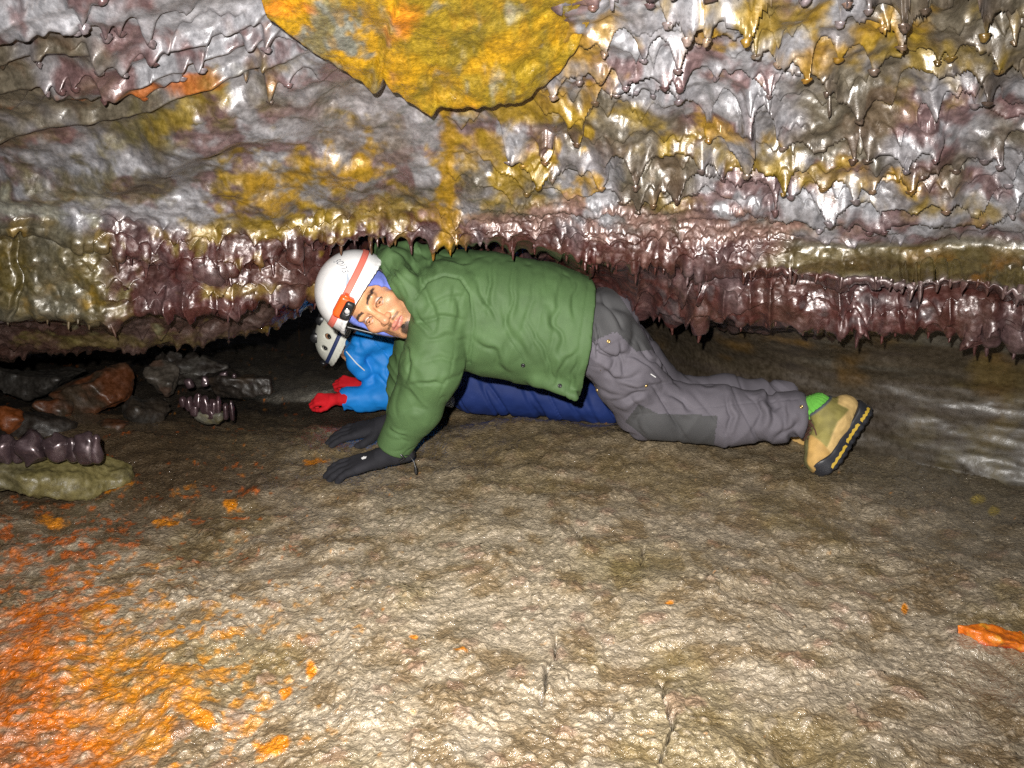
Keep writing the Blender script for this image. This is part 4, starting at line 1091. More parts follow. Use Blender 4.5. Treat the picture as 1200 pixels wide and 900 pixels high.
# ---- gloves: palm, four fingers of different length and a thumb
def make_hand(O, fdir, up, thumb_side, curl, spread, mat, parent, name='glove', sc=1.0, cuff=True, h=.0036):
    fd = Vector(fdir).normalized(); u = (Vector(up) - fd * Vector(up).dot(fd)).normalized(); lat = u.cross(fd)
    Mx = np.array([fd, lat, u]).T * sc
    f = Field((-.10, -.085, -.075), (.205, .085, .055), h)
    F_ = f.chain([(-.055, 0, .004), (.0, 0, 0)], [.034, .032], .02)
    ks = [(.088, .030), (.094, .010), (.090, -.011), (.080, -.030)]     # index .. little
    ln = [(.040, .026, .021), (.045, .029, .022), (.041, .027, .021), (.032, .021, .018)]
    for i, ((kx, ky), l3) in enumerate(zip(ks, ln)):
        ky *= thumb_side
        F_ = smin(F_, f.seg((.005, ky * .55, 0), (kx, ky, .003), .019, .0145), .014)
    for i, ((kx, ky), l3) in enumerate(zip(ks, ln)):
        ky *= thumb_side
        a = 0.0; p = np.array([kx, ky, .003]); yaw = spread * (ky / .03) * .5
        pts = [p]
        for j, l in enumerate(l3):
            a += curl[j] * (1 + .12 * (i - 1)); p = p + np.array([l * math.cos(a) * math.cos(yaw), l * math.sin(yaw) * math.cos(a), -l * math.sin(a)]); pts.append(p)
        F_ = smin(F_, f.chain(pts, [.0125, .0115, .0108, .0098], .004), .005)
    th = [(.012, thumb_side * .026, -.006), (.040, thumb_side * .050, -.014), (.066, thumb_side * .058, -.020), (.088, thumb_side * .056, -.024)]
    F_ = smin(F_, f.chain(th, [.019, .0145, .0125, .0105], .006), .010)
    if cuff: F_ = smin(F_, f.seg((-.075, 0, .006), (-.045, 0, .004), .042, .038), .008)
    v, fc = nets(F_, f.lo, f.h); v = relax(v, fc, 1); n = vnormals(v, fc)
    v = v + n * (ridged(v, (45, 14, 14), 3.0) * .0016 * (v[:, 0] < .03) + vnoise(v, 60) * .001)[:, None]
    vw = v @ Mx.T + np.array(O)
    o = child(name, vw, fc, mat, parent)
    return o, vw, fc
gz = floor_z(-.40, 2.26)
hO = V(447, 536, 2.25); hO.z = max(hO.z, gz + .036)
g1_, gv, gf = make_hand(hO, (-1, -.10, -.30), (-.22, -.32, 1), -1, (-.02, .26, .24), .22, M_BLACKG, man, sc=.95)
gt = bvh(gv, gf)
l, n_ = hit(gt, 427, 537)
if l is not None:
    v_ = np.array([(-.009, -.006, 0), (.003, -.008, 0), (.010, .001, 0), (.003, .008, 0), (-.004, .003, 0), (-.008, .005, 0)])
    R_ = np.array(align(n_))
    me = mesh_arrays('glove_logo', v_ @ R_.T + np.array(l + n_ * .0022 - world_loc(g1_)), np.array([[0, 1, 2, 3, 4, 5]]), smooth=False); obj('glove_logo', me, M_WPRINT, g1_)
hO2 = V(447, 499, 2.58); hO2.z = max(hO2.z, floor_z(-.42, 2.58) + .034)
make_hand(hO2, (-1, -.05, -.22), (-.1, -.25, 1), 1, (-.02, .25, .2), .3, M_BLACKG, man)
v_, f_ = tube([V(470, 533, 2.21), V(480, 534, 2.2), V(485, 541, 2.195), V(487, 548, 2.19)], .0018); dc = child('cuff_drawcord', v_, f_, M_BLACK, g1_)
v_, f_ = tube([V(487, 547, 2.19), V(487.2, 550, 2.19), V(487.4, 555, 2.19)], .0052, 8, taper=[.7, 1, .8]); child('cord_toggle', v_, f_, M_BLACK, dc)
v_, f_ = tube([V(466, 530, 2.2), V(470, 533, 2.195), V(474, 537, 2.195), V(468, 541, 2.2)], .004, 6); child('cuff_buckle', v_, f_, M_BLACK, g1_)

# ---- head
EYM = V(437.5, 366, 2.18)
Tc = (CAMV - EYM).normalized()
U0 = (CR * -.91 + CU * .41); U0 = (U0 - Tc * U0.dot(Tc)).normalized()
tl, tw = math.radians(10), math.radians(20)
HU = U0 * math.cos(tl) + Tc * math.sin(tl); F0 = Tc * math.cos(tl) - U0 * math.sin(tl)
X0 = F0.cross(HU); HF = F0 * math.cos(tw) + X0 * math.sin(tw); HX = HF.cross(HU)
HM = np.array([HX, HF, HU]).T
HO = np.array(EYM) - HM @ np.array([0, .092, .008])
def HW(v): return np.asarray(v) @ HM.T + HO
f = Field((-.10, -.125, -.20), (.10, .135, .145), .0022)
h_ = f.ell((0, -.012, .045), (.074, .094, .088))
h_ = smin(h_, f.ell((0, .028, -.035), (.062, .058, .080)), .03)
h_ = smin(h_, f.ell((0, .070, -.094), (.030, .026, .022)), .03)
for s in (-1, 1):
    h_ = smin(h_, f.ell((s * .040, .062, -.018), (.026, .022, .022)), .02)
    h_ = smin(h_, f.seg((s * .052, .01, -.075), (s * .022, .062, -.10), .018, .018), .03)
h_ = smin(h_, f.seg((-.034, .080, .030), (.034, .080, .030), .012, .012), .016)
for s in (-1, 1):
    h_ = smax(h_, -f.ell((s * .032, .103, .006), (.021, .018, .0125)), .010)
h_ = smin(h_, f.chain([(0, .088, .022), (0, .101, -.008), (0, .111, -.026)], [.0085, .0095, .0130], .006), .010)
for s in (-1, 1): h_ = smin(h_, f.ell((s * .0135, .100, -.029), (.0085, .011, .0085)), .006)
for s in (-1, 1): h_ = smax(h_, -f.ell((s * .0065, .108, -.040), (.0036, .005, .004)), .003)
h_ = smin(h_, f.ell((0, .074, -.060), (.034, .026, .024)), .016)
h_ = smin(h_, f.chain([(-.024, .087, -.0625), (-.008, .0985, -.0565), (0, .0985, -.058), (.008, .0985, -.0565), (.024, .087, -.0625)], [.0028, .0052, .0048, .0052, .0028], .004), .005)
h_ = smin(h_, f.chain([(-.022, .087, -.0660), (0, .0975, -.0690), (.022, .087, -.0660)], [.003, .0068, .003], .004), .005)
h_ = smax(h_, -f.chain([(-.023, .0935, -.0640), (0, .1035, -.0632), (.023, .0935, -.0640)], [.0012, .0018, .0012], .002), .002)
h_ = smin(h_, f.seg((0, -.03, -.05), (0, -.055, -.19), .056, .060), .03)
for s in (-1, 1): h_ = smin(h_, f.ell((s * .078, -.008, -.005), (.009, .019, .031)), .008)
for s in (-1, 1):   # upper and lower lids
    h_ = smin(h_, f.chain([(s * .0175, .0845, .006), (s * .031, .0920, .0110), (s * .0455, .0825, .0065)], [.0030, .0038, .0030], .003), .004)
    h_ = smin(h_, f.chain([(s * .0175, .0845, .005), (s * .031, .0900, -.0008), (s * .0455, .082, .004)], [.0024, .0032, .0024], .003), .004)
hv, hf = nets(h_, f.lo, f.h); hv = relax(hv, hf, 1, .4)
x, y, z = hv[:, 0], hv[:, 1], hv[:, 2]; ax_ = np.abs(x)
HC = np.zeros(hv.shape) + col(.56, .285, .145)
HC = mixc(HC, (.52, .22, .14), np.exp(-((ax_ - .042) / .02) ** 2 - ((z + .025) / .02) ** 2) * .45 + np.exp(-(x / .016) ** 2 - ((z + .026) / .014) ** 2) * (y > .09) * .5)
HC = mixc(HC, (.34, .15, .085), np.exp(-((ax_ - .031) / .018) ** 2 - ((z - .006) / .012) ** 2) * .55)
lip = sstep(1.15, .8, (ax_ / .026) ** 2 + ((z + .0635 + .6 * x * x * 4) / .0125) ** 2) * (y > .075)
hn_ = fbm(hv, 140, 2)
brow = sstep(.0050, .0024, np.abs(z - (.0335 + .004 * np.sin((ax_ - .014) * 90) - .12 * np.maximum(ax_ - .042, 0)) + hn_ * .002)) * sstep(.010, .015, ax_) * sstep(.056, .048, ax_) * (y > .04)
must = sstep(.0048, .0026, np.abs(z - (-.0475 - .24 * np.maximum(ax_ - .010, 0)) + hn_ * .0025)) * sstep(.034, .028, ax_) * sstep(.001, .006, ax_) * (y > .07)
goat = sstep(1.2, .75, (x / .022) ** 2 + ((z + .098) / .020) ** 2 + hn_ * .5) * (y > .05)
soul = sstep(1.2, .8, (x / .007) ** 2 + ((z + .081) / .006) ** 2) * (y > .06)
stub = sstep(.0, .5, hn_ + .4) * np.exp(-((z + .085) / .03) ** 2) * (z < -.04) * (y > .0)
HC = HC * (1 + .12 * fbm(hv, 45, 3, off=3) + .10 * fbm(hv, 260, 2, off=9))[:, None]
HC = mixc(HC, (.16, .09, .06), stub * .5)
HC = mixc(HC, (.46, .16, .13), lip * .8)
HC = mixc(HC, (.15, .04, .035), lip * sstep(.0016, .0006, np.abs(z + .0637)) * .8)
HC = mixc(HC, (.020, .014, .012), np.clip(brow * .95 + must * .7 + goat * .92 + soul * .8, 0, 1))
lash = (np.abs(((ax_ - .0315) / .0155) ** 2 + ((z - .0045) / .0082) ** 2 - 1) < .28) * (z > .004) * (y > .075)
HC = mixc(HC, (.03, .018, .014), lash * .8)
HC = mixc(HC, (.025, .018, .015), sstep(.06, .072, z - .55 * (y - .08) * (y < .08)) * 1.0)     # cropped hair under the helmet
nost = np.exp(-((ax_ - .0065) / .004) ** 2 - ((z + .0395) / .003) ** 2) * (y > .09); HC = mixc(HC, (.10, .03, .02), nost)
head = child('head', HW(hv), hf, M_SKIN, man, HC)
def uvs(c, r, nu_=18, nv_=12, M=None):
    v, f_ = [], []
    for i in range(nv_ + 1):
        p = math.pi * i / nv_
        for k in range(nu_):
            t = 2 * math.pi * k / nu_; v.append((c[0] + r[0] * math.sin(p) * math.cos(t), c[1] + r[1] * math.cos(p), c[2] + r[2] * math.sin(p) * math.sin(t)))
    for i in range(nv_):
        for k in range(nu_):
            k2 = (k + 1) % nu_; f_.append((i * nu_ + k, (i + 1) * nu_ + k, (i + 1) * nu_ + k2, i * nu_ + k2))
    return np.array(v), np.array(f_)
for s in (-1, 1):
    v, fc = uvs((s * .0315, .0775, .0045), (.0122, .0122, .0122)); eye = child('eye', HW(v), fc, M_EYE, head)
    v, fc = uvs((s * .0315 - .0006, .0872, .0045), (.0058, .0030, .0058)); child('iris', HW(v), fc, M_IRIS, eye)

# ---- balaclava under the helmet
f = Field((-.115, -.135, -.16), (.115, .14, .12), .0046)
o_ = smin(f.ell((0, -.012, .030), (.086, .103, .10)), f.ell((0, .0, -.045), (.078, .078, .085)), .03)
o_ = smin(o_, f.seg((0, -.025, -.06), (0, -.04, -.15), .072, .078), .03)
hole = f.ell((0, .10, -.020), (.078, .105, .102))
o_ = smax(o_, -hole, .006)
o_ = np.maximum(o_, -(o_ + .007) if False else o_)
v, fc = nets(o_, f.lo, f.h); v = relax(v, fc, 1); n = vnormals(v, fc)
v = v + n * (ridged(v, (20, 20, 45), 3) * .003)[:, None]
child('balaclava', HW(v), fc, M_PERI, man)

# ---- helmet with rim, strap, lamp and print
def helmet_shell(r, c, rim, h=.0042, vents=(), thick=.006):
    f = Field(np.array(c) - np.array(r) - .02, np.array(c) + np.array(r) + .02, h)
    o = f.ell(c, r)
    o = smax(o, -f.ell(c, np.array(r) - .010), .002)
    z0, ky, kx = rim
    cutp = (z0 + ky * f.Y + kx * f.X * f.X) - f.Z
    o = smax(o, cutp, .004)
    for (vc, vr, vM) in vents: o = smax(o, -f.ell(vc, vr, vM), .003)
    # rolled rim
    ring = np.abs(cutp + .004) - .006
    o2 = np.maximum(np.abs(f.ell(c, np.array(r) + .001)) - .004, ring)
    o = smin(o, o2, .003)
    v, fc = nets(o, f.lo, f.h); v = relax(v, fc, 2, .4)
    return v, fc
HR, HCt, RIM = (.116, .142, .116), (0, -.004, .058), (.052, .12, -1.2)
v, fc = helmet_shell(HR, HCt, RIM)
helmet = child('helmet', HW(v), fc, M_WHITE, man)
def on_shell(th, zz, c, r, off):
    k = math.sqrt(max(1 - ((zz - c[2]) / r[2]) ** 2, 0.0))
    p = np.array([c[0] + r[0] * k * math.sin(th), c[1] + r[1] * k * math.cos(th), zz])
    n = (p - np.array(c)) / np.array(r) ** 2; n /= np.linalg.norm(n)
    return p + n * off
def shell_band(c, r, zf, wd, off, n=90, t0=-math.pi, t1=math.pi, fold=.0015):
    vv, ff = [], []
    for i in range(n + 1):
        th = t0 + (t1 - t0) * i / n
        for q, (dz, oo) in enumerate([(-wd, -.003), (-wd, off), (-wd * .5, off + .0006), (0, off), (wd * .5, off + .0006), (wd, off), (wd, -.003)]):
            vv.append(on_shell(th, zf(th) + dz, c, r, oo))
    m = 7
    for i in range(n):
        for q in range(m - 1): ff.append((i * m + q, (i + 1) * m + q, (i + 1) * m + q + 1, i * m + q + 1))
    return np.array(vv), np.array(ff)
v, fc = shell_band(HCt, HR, lambda th: .088 + .012 * math.cos(th) - .004 * math.sin(th) ** 2, .0082, .0028)
strap = child('lamp_strap', HW(v), fc, M_CORAL, helmet)
# head lamp body on the brow
f = Field((-.05, .10, .04), (.05, .20, .14), .0028)
LZ = .094
lb_ = f.box((0, .147, LZ), (.032, .016, .021), .010)
v, fc = nets(lb_, f.lo, f.h); lamp = child('headlamp', HW(v), fc, M_ORANGE, helmet)
lb_ = smax(f.box((0, .155, LZ - .010), (.027, .017, .013), .008), -f.ell((0, .178, LZ - .010), (.011, .012, .011)), .002)
v, fc = nets(lb_, f.lo, f.h); child('lamp_housing', HW(v), fc, M_BLACK, lamp)
v, fc = uvs((0, .164, LZ - .010), (.0108, .006, .0108)); child('lamp_lens', HW(v), fc, M_LENS, lamp)
v, fc = uvs((.022, .161, LZ - .006), (.0068, .008, .0068)); child('lamp_lens', HW(v), fc, M_LENS, lamp)
lb_ = f.box((-.030, .146, LZ + .006), (.006, .012, .008), .003); v, fc = nets(lb_, f.lo, f.h); child('lamp_hinge', HW(v), fc, M_ORANGE, lamp)
# print on the shell: capital letters and a grey blade
def on_helmet_print(th0, z0, thick, flat, ang, sc, mat, name):
    out = []
    ca, sa = math.cos(ang), math.sin(ang)
    for (a, b) in flat:
        a2, b2 = (a * ca - b * sa) * sc, (a * sa + b * ca) * sc
        out.append(on_shell(th0 + a2 / .115, z0 + b2, HCt, HR, thick))
    return np.array(out)
fc_d = bpy.data.curves.new('print', 'FONT'); fc_d.body = 'ELIOS'; fc_d.size = .021; fc_d.space_character = 1.25; fc_d.align_x = 'CENTER'
to_ = bpy.data.objects.new('print', fc_d); COL.objects.link(to_)
dg = bpy.context.evaluated_depsgraph_get(); tm = bpy.data.meshes.new_from_object(to_.evaluated_get(dg))
bpy.data.objects.remove(to_)
PTH, PZ, PAN = -1.02, .128, math.radians(-28)
flat = [(p.co.x, p.co.y) for p in tm.vertices]
pv = HW(on_helmet_print(PTH, PZ, .0012, [(-a, b) for a, b in flat], PAN, 1.0, None, None))
me = bpy.data.meshes.new('helmet_lettering')
me.from_pydata([tuple(np.array(p) - np.array(world_loc(helmet))) for p in pv], [], [list(p.vertices) for p in tm.polygons]); me.update()
obj('helmet_lettering', me, M_LOGO, helmet)
bl = [(-.030, 0), (-.012, .007), (.004, .004), (.024, .001), (.024, -.001), (.004, -.004), (-.012, -.006)]
pv = HW(on_helmet_print(-.56, .108, .0014, bl, math.radians(160), 1.0, None, None))
child('helmet_emblem', pv, np.array([[0, 1, 2, 3, 4, 5, 6]]), M_LOGO2, helmet, smooth=False)
# chin strap
for s in (-1, 1):
    pts = [HW(np.array(p)) for p in [(s * .102, .02, .055), (s * .094, .022, .02), (s * .083, .025, -.03), (s * .066, .034, -.08), (s * .035, .05, -.118), (0, .055, -.128)]]
    v, fc = tube(pts, .0048, 6); child('chin_strap', v, fc, M_BLACK, helmet)
# ================================================================ THE SECOND PERSON, lying behind
M_BLUE = cloth_mat('blue_shell_cloth', (.006, .185, .56), rough=.6, weave=1300, bump=.08, sheen=0, var=.12, spec=.4)
M_NAVY = cloth_mat('navy_cloth', (.010, .026, .125), rough=.7, weave=1300, bump=.1, sheen=0, var=.12)
M_RED = cloth_mat('red_fleece', (.50, .006, .012), rough=.85, weave=700, bump=.35, sheen=0, var=.2)
M_HAIR = cloth_mat('brown_hair', (.055, .022, .014), rough=.5, weave=400, bump=.6)
M_STRAPB = plain_mat('navy_strap', (.02, .035, .11), rough=.6)
M_PIPE = plain_mat('pale_piping', (.62, .66, .66), rough=.5)
p2 = bpy.data.objects.new('person', None); COL.objects.link(p2)
p2.location = (float(V(560, 450, 3.15).x), 3.15, -.05)
tag(p2, 'person in blue jacket and red gloves lying flat behind the green coat', 'person')
s1, e1, w1p = V(448, 412, 3.08), V(466, 462, 3.02), V(404, 469, 3.00)
s2, e2, w2p = V(440, 416, 3.34), V(452, 456, 3.32), V(424, 452, 3.26)
f = Field((float(V(388, 400, 3.1).x), 2.86, -.12), (float(V(585, 400, 3.2).x), 3.50, .40), .0056)
tor = f.chain([V(452, 408, 3.20), V(500, 418, 3.20), V(565, 432, 3.18)], [.125, .145, .145], .05)
tor = np.maximum(tor, f.half(V(556, 430, 3.18), (1, 0, -.15)))
a1 = f.chain([s1 + Vector((.04, .05, .02)), s1, e1, w1p], [.09, .082, .062, .043], .025)
a1 = np.maximum(a1, f.half(w1p + (w1p - e1).normalized() * .01, (w1p - e1)))
a2 = f.chain([s2 + Vector((.04, -.04, .02)), s2, e2, w2p], [.09, .08, .06, .043], .025)
a2 = np.maximum(a2, f.half(w2p + (w2p - e2).normalized() * .01, (w2p - e2)))
colr = f.chain([V(408, 411, 3.03), V(424, 405, 3.00), V(444, 396, 3.03), V(452, 388, 3.2)], [.022, .040, .056, .07], .02)
colr3 = f.chain([V(411, 402, 3.04), V(430, 392, 3.04), V(450, 385, 3.08)], [.022, .036, .05], .02)
colr = smin(colr, colr3, .02)
colr = smin(colr, f.chain([V(409, 412, 2.99), V(417, 425, 2.99), V(430, 442, 3.02)], [.018, .028, .032], .02), .02)
colr2 = f.chain([V(410, 409, 3.10), V(418, 412, 3.2), V(440, 405, 3.3)], [.024, .035, .05], .02)
jv = smin(smin(tor, smin(colr, colr2, .02), .03), smin(a1, a2, .01), .018)
jv, jf = nets(jv, f.lo, f.h); jv = relax(jv, jf, 1); jn = vnormals(jv, jf)
c = jv[:, 0] * .8 + jv[:, 2] * .6
jv = jv + jn * (crease(np.stack([c * 26, jv[:, 1] * 6, (jv[:, 2] * .8 - jv[:, 0] * .6) * 6], -1), .14, 3) * -.008 + fbm(jv, 14, 3, off=7) * .010)[:, None]
jacket = child('jacket', jv, jf, M_BLUE, p2)
jt = bvh(jv, jf)
v_, f_ = tube([(lambda q: q[0] + q[1] * .001 if q[0] is not None else V(*pp, 3.0))(hit(jt, *pp)) for pp in ((406, 412), (411, 418), (418, 426), (427, 434))], .0026); child('collar_piping', v_, f_, M_PIPE, jacket)
v_, f_ = tube([V(456, 470, 2.955), V(461, 469.5, 2.955)], .0028); child('sleeve_tab', v_, f_, M_PIPE, jacket)
# trousers
f = Field((float(V(525, 400, 3.2).x), 2.88, -.14), (float(V(860, 400, 3.2).x), 3.48, .30), .0062)
lg = f.chain([V(555, 448, 3.10), V(690, 470, 3.04), V(700, 474, 3.04), V(838, 476, 3.06)], [.125, .085, .078, .058], .03)
lg2 = f.chain([V(555, 445, 3.26), V(680, 462, 3.30), V(690, 466, 3.3), V(825, 470, 3.3)], [.125, .085, .078, .058], .03)
pv2 = f.ell(V(560, 442, 3.18), (.13, .17, .125))
tr = smin(smin(lg, lg2, .02), pv2, .03); tr = np.maximum(tr, f.half(V(838, 476, 3.06), (1, 0, 0)))
v, fc = nets(tr, f.lo, f.h); v = relax(v, fc, 1); n = vnormals(v, fc)
v = v + n * (crease(np.stack([(v[:, 0] + v[:, 2] * .5) * 20, v[:, 1] * 6, v[:, 2] * 5], -1),   .14, 5) * -.012 + fbm(v, 12, 3, off=17) * .009)[:, None]
child('trousers', v, fc, M_NAVY, p2)
v, fc = uvs(tuple(V(528, 470, 3.0)), (.018, .03, .028)); v = v + vnoise(v, 40)[:, None] * .006; child('shirt_hem', v, fc, M_PIPE, p2)
make_foot(V(868, 486, 3.06), CR * .2 - CU * .95 + CB * .1, CR * -.95 - CU * .2, p2, V(815, 477, 3.06))
make_foot(V(856, 480, 3.30), CR * .2 - CU * .95 + CB * .1, CR * -.95 - CU * .2, p2, V(805, 471, 3.3))
# gloves
make_hand(V(390, 468, 2.985), (-1, -.05, -.02), (0, -.6, .8), 1, (.75, 1.25, .9), .1, M_RED, p2, sc=.68, h=.0042)
make_hand(V(418, 450, 3.24), (-1, -.15, .22), (.2, -.6, .8), 1, (.75, 1.25, .9), .1, M_RED, p2, sc=.70, h=.0042)
# head, hair and helmet
T2 = (CAMV - V(405, 394, 3.16)).normalized()
U2 = (CR * -.93 + CU * .32 + CB * .22); U2 = (U2 - T2 * U2.dot(T2) * .6).normalized()
F2 = (CR * -.35 - CU * .88 - CB * .25); F2 = (F2 - U2 * F2.dot(U2)).normalized(); X2 = F2.cross(U2)
HM2 = np.array([X2, F2, U2]).T * .96
HO2 = np.array(V(416, 397, 3.16))
def HW2(v): return np.asarray(v) @ HM2.T + HO2
f = Field((-.10, -.125, -.20), (.10, .135, .145), .006)
q_ = smin(smin(f.ell((0, -.012, .045), (.074, .094, .088)), f.ell((0, .028, -.035), (.062, .058, .080)), .03), smin(f.seg((0, -.03, -.05), (0, -.055, -.19), .05, .055), f.seg((0, .088, .02), (0, .108, -.026), .009, .013), .01), .02)
v, fc = nets(q_, f.lo, f.h); hd2 = child('head', HW2(v), fc, M_SKIN, p2, np.zeros(v.shape) + col(.5, .27, .15))
f = Field((-.11, -.14, -.18), (.11, .11, .14), .0055)
hr_ = smin(f.ell((0, -.03, .02), (.092, .098, .10)), f.seg((0, -.07, -.03), (0, -.08, -.13), .07, .055), .03)
hr_ = smax(hr_, -f.ell((0, .085, -.03), (.075, .09, .12)), .01)
v, fc = nets(hr_, f.lo, f.h); n = vnormals(v, fc); v = v + n * (ridged(v, (70, 70, 12), 2) * .004)[:, None]
child('hair', HW2(v), fc, M_HAIR, p2)
ven = [((s * .095, y_, .105), (.030, .010, .014), None) for s in (-1, 1) for y_ in (-.055, .0, .055)] + [((s * .045, y_, .165), (.012, .026, .03), None) for s in (-1, 1) for y_ in (-.04, .045)]
R2, C2, RM2 = (.116, .140, .112), (0, -.004, .052), (.038, .10, -.6)
v, fc = helmet_shell(R2, C2, RM2, vents=ven)
hel2 = child('helmet', HW2(v), fc, M_CREAM, p2)
v, fc = shell_band(C2, R2, lambda th: .066 + .012 * math.cos(th), .0075, .0025)
child('helmet_strap', HW2(v), fc, M_STRAPB, hel2)
for (vc, vr, _) in ven:
    v, fc = uvs((vc[0] * .90, vc[1] * .90, .052 + (vc[2] - .052) * .88), (vr[0] * .8, vr[1] * .85, vr[2] * .75)); child('vent_opening', HW2(v), fc, M_BLACK, hel2)
# that helmet's lamp is unseen, inferred from bluish floor glints; it lights the floor
lp = on_shell(0, .085, C2, R2, .012)
v, fc = uvs(tuple(lp), (.022, .012, .018)); lm2 = child('headlamp', HW2(v), fc, M_BLACK, hel2)
ll = bpy.data.lights.new('headlamp_light', 'SPOT'); ll.energy = 16; ll.spot_size = math.radians(75); ll.spot_blend = .6; ll.shadow_soft_size = .01; ll.color = (.86, .94, 1.0)
llo = bpy.data.objects.new('headlamp_light', ll); COL.objects.link(llo); llo.location = Vector(HW2(on_shell(0, .085, C2, R2, .04)))
llo.rotation_euler = (V(352, 436, 3.45) - llo.location).to_track_quat('-Z', 'Y').to_euler()

# ================================================================ FALLEN BLOCKS AND STONES
M_STONE = rock_mat('fallen_lava_stone', rough=.55, coat=.18, coat_rough=.25, fine=260, medium=70, bump=.6, dist=.0025, mott=.4)
M_TOOTH = rock_mat('glazed_lava_tooth', src='obj', metal=.4, rough=.3, coat=.7, coat_rough=.15, fine=200, medium=40, bump=.2, dist=.0015, mott=.3)
M_STONEO = rock_mat('orange_stone', rough=.5, coat=.5, coat_rough=.16, fine=300, medium=90, bump=.7, dist=.003, mott=.35)
def stone(name, centre, size, rotz, seed, colf, label, group=None, h=.008, mat=None, tilt=(0, 0), flat=.25, planes=11):
    r = np.random.default_rng(seed)
    f = Field(np.array(size) * -1.25, np.array(size) * 1.25, h)
    o = f.box((0, 0, 0), size, min(size) * .2)
    for _ in range(planes):
        n = r.normal(size=3); n /= np.linalg.norm(n)
        o = smax(o, f.half(n * np.array(size) * (.52 + .26 * r.random()), n), min(size) * .03)
    v, fc = nets(o, f.lo, f.h); v = relax(v, fc, 1); n = vnormals(v, fc)
    P_ = v + seed * 3.1
    v = v + n * (fbm(P_, 1.6 / max(size), 3) * max(size) * .07 + fbm(P_, 22, 4, .6) * .016)[:, None]
    C_ = colf(P_, v, size)
    me = mesh_arrays(name, v, fc, C_)
    o = obj(name, me, mat or M_STONE); o.location = centre; o.rotation_euler = (tilt[0], tilt[1], rotz)
    tag(o, label, 'rock', group)
    return o
def cf(base, second, amt=.5, sc=14, thr=.05):
    def g(P_, v, s):
        C_ = np.zeros(v.shape) + np.array(base); a = fbm(P_, sc, 4, off=5)
        C_ = mixc(C_, second, sstep(thr, thr + .3, a) * amt)
        return C_ * (1 + .3 * fbm(P_, 50, 2))[:, None]
    return g
DK, BR, OR_, OLS = (.015, .011, .008), (.026, .016, .008), (.085, .021, .003), (.11, .092, .032)
def on_floor(px_, py_, Y_, hz): 
    p = V(px_, py_, Y_); return Vector((p.x, p.y, p.z))
# block with a row of glazed teeth along its top
def tooth_block(name, label, pc, Y_, size, rotz, teeth, seed, tcol, base, second):
    p = V(*pc, Y_)
    root = stone(name, p, size, rotz, seed, cf(base, second, .8), label, h=.006, planes=5 if seed == 3 else 9)
    for i, (tx_, ty_, w_, hh) in enumerate(teeth):
        q = V(tx_, ty_, Y_ - size[1] * .75)
        v, fc = uvs((0, 0, 0), (w_, w_ * .9, hh), 14, 10)
        v = v / np.array([w_, w_ * .9, hh]); v = np.sign(v) * np.abs(v) ** .72; v = v * np.array([w_, w_ * .9, hh])
        v = v[:, [0, 2, 1]] * 1.0
        v = np.stack([v[:, 0], v[:, 1] * (w_ * .9) / hh, v[:, 2] * hh / (w_ * .9)], -1)
        top_ = sstep(-.2, 1, v[:, 2] / hh); v[:, 0] *= (1 + .15 * np.sin(seed + i) - .22 * top_ * (i % 2)); v = v + np.stack([vnoise(v + i * 2.3 + seed + q_ * 7.7, 38) for q_ in range(3)], -1) * w_ * .38
        o = obj('lava_tooth', mesh_arrays('lava_tooth', v, fc), M_TOOTH, root)
        Rz = Matrix.Rotation(-rotz, 4, 'Z'); o.location = Rz @ (q - p); o.color = (*(np.array(tcol) * (.8 + .5 * rr.random())), 1)
    return root
tooth_block('fallen_block', 'olive stone block with a row of glossy purple teeth along its top', (45, 556, ), 2.13, (.215, .11, .062), .06,
            [(-22, 527, .034, .036), (4, 527, .026, .036), (20, 530, .014, .030), (38, 525, .034, .040), (66, 526, .032, .038), (85, 528, .016, .034), (99, 526, .024, .042), (112, 527, .016, .040)], 3, (.055, .036, .040), OLS, (.075, .065, .03))
tooth_block('fallen_block', 'small grey stone crowned with spiky purple drips on the dark floor', (245, 490), 2.66, (.10, .055, .03), -.15,
            [(214, 471, .012, .020), (222, 474, .014, .026), (232, 470, .012, .030), (240, 474, .015, .034), (250, 478, .013, .030), (256, 476, .011, .036), (264, 482, .013, .030), (272, 481, .010, .036), (228, 482, .014, .02), (246, 485, .014, .02)], 5, (.055, .032, .036), (.085, .08, .06), OLS)
tooth_block('fallen_block', 'low dark stone with a ragged purple drip crust lying by bare rubble', (276, 452), 3.02, (.15, .09, .05), .1,
            [(262, 440, .014, .020), (275, 444, .012, .022), (288, 449, .013, .022), (297, 452, .013, .026), (306, 455, .010, .028), (240, 447, .014, .02), (222, 450, .014, .02)], 8, (.05, .032, .036), DK, BR)
G = 'rubble stones under the low roof'  # rock colours here are lowered to carry the roof lip's shade
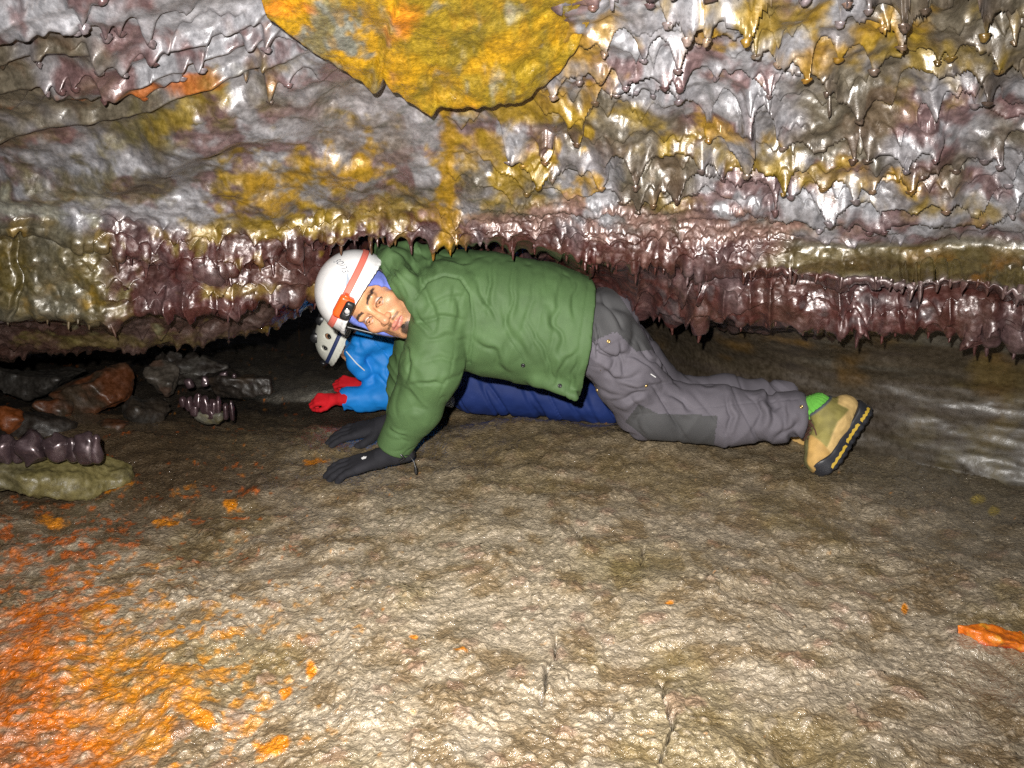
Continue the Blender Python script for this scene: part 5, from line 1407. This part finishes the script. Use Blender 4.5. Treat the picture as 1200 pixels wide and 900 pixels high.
for a in [((40, 492), 2.55, (.20, .14, .085), .3, 11, cf(DK, BR), 'long flat dark brown slab above the block with glossy teeth', (.05, .06)),
          ((8, 478), 2.50, (.075, .06, .06), -.5, 13, cf((.12, .03, .004), OR_, .6), 'rust orange lump of rock beside the long dark slab', (.1, -.2)),
          ((112, 455), 2.85, (.22, .15, .085), -.35, 17, cf((.035, .022, .012), OR_, .75, 7, .0), 'big broken boulder with orange rust patches in the rubble', (.2, -.25)),
          ((165, 470), 2.78, (.12, .09, .055), .6, 19, cf((.018, .015, .012), BR), 'grey angular rock leaning against the rusty boulder', (.1, .3)),
          ((60, 470), 2.75, (.12, .09, .05), .2, 23, cf(BR, OR_, .7, 9), 'brown rock with a rusty orange face next to the flat slab', (-.1, .2)),
          ((222, 422), 3.3, (.26, .16, .10), .15, 29, cf(DK, (.07, .065, .055)), 'wide dark boulder under the roof edge behind the crusted stone', (.05, .1)),
          ((235, 440), 3.45, (.17, .13, .09), -.2, 31, cf(DK, (.06, .05, .04)), 'dark rounded boulder wedged deepest between wide boulder and roof', (0, 0)),
          ((30, 440), 3.0, (.26, .15, .07), -.1, 37, cf((.018, .015, .012), (.035, .032, .028)), 'low grey boulder deep in the gap under the roof', (0, .1)),
          ((190, 432), 3.15, (.12, .10, .06), .8, 41, cf((.055, .045, .035), OR_, .3), 'small wedge of brown rock atop the rubble heap', (.3, .2)),
          ((118, 492), 2.62, (.10, .06, .03), .2, 43, cf(BR, OR_, .5, 9), 'flat brown stone lying in front of the rusty boulder', (0, .05))]:
    pc, Y_, sz, rz_r, sd_, cfun, lab, tl_ = a
    p = V(*pc, Y_)
    p.z -= .035; sz = tuple(q_ * .88 for q_ in sz)
    stone('rubble_rock', p, sz, rz_r, sd_, cfun, lab, G, h=.009, tilt=tl_)
# orange stone lying on the bare floor
p = V(1172, 766, 1.36); p.z = floor_z(p.x, p.y) + .004
def cfo(P_, v, s):
    a = fbm(P_, 40, 3); C_ = np.zeros(v.shape) + np.array((.60, .14, .006)); C_ = mixc(C_, (.62, .27, .02), sstep(0, .3, a) * (v[:, 2] > 0)); return mixc(C_, (.30, .03, .004), sstep(.004, -.004, v[:, 2]))
o = stone('orange_stone', p, (.078, .030, .017), -.06, 51, cfo, 'bright orange flat stone alone on the pale lava floor', h=.003, mat=M_STONEO, planes=5)
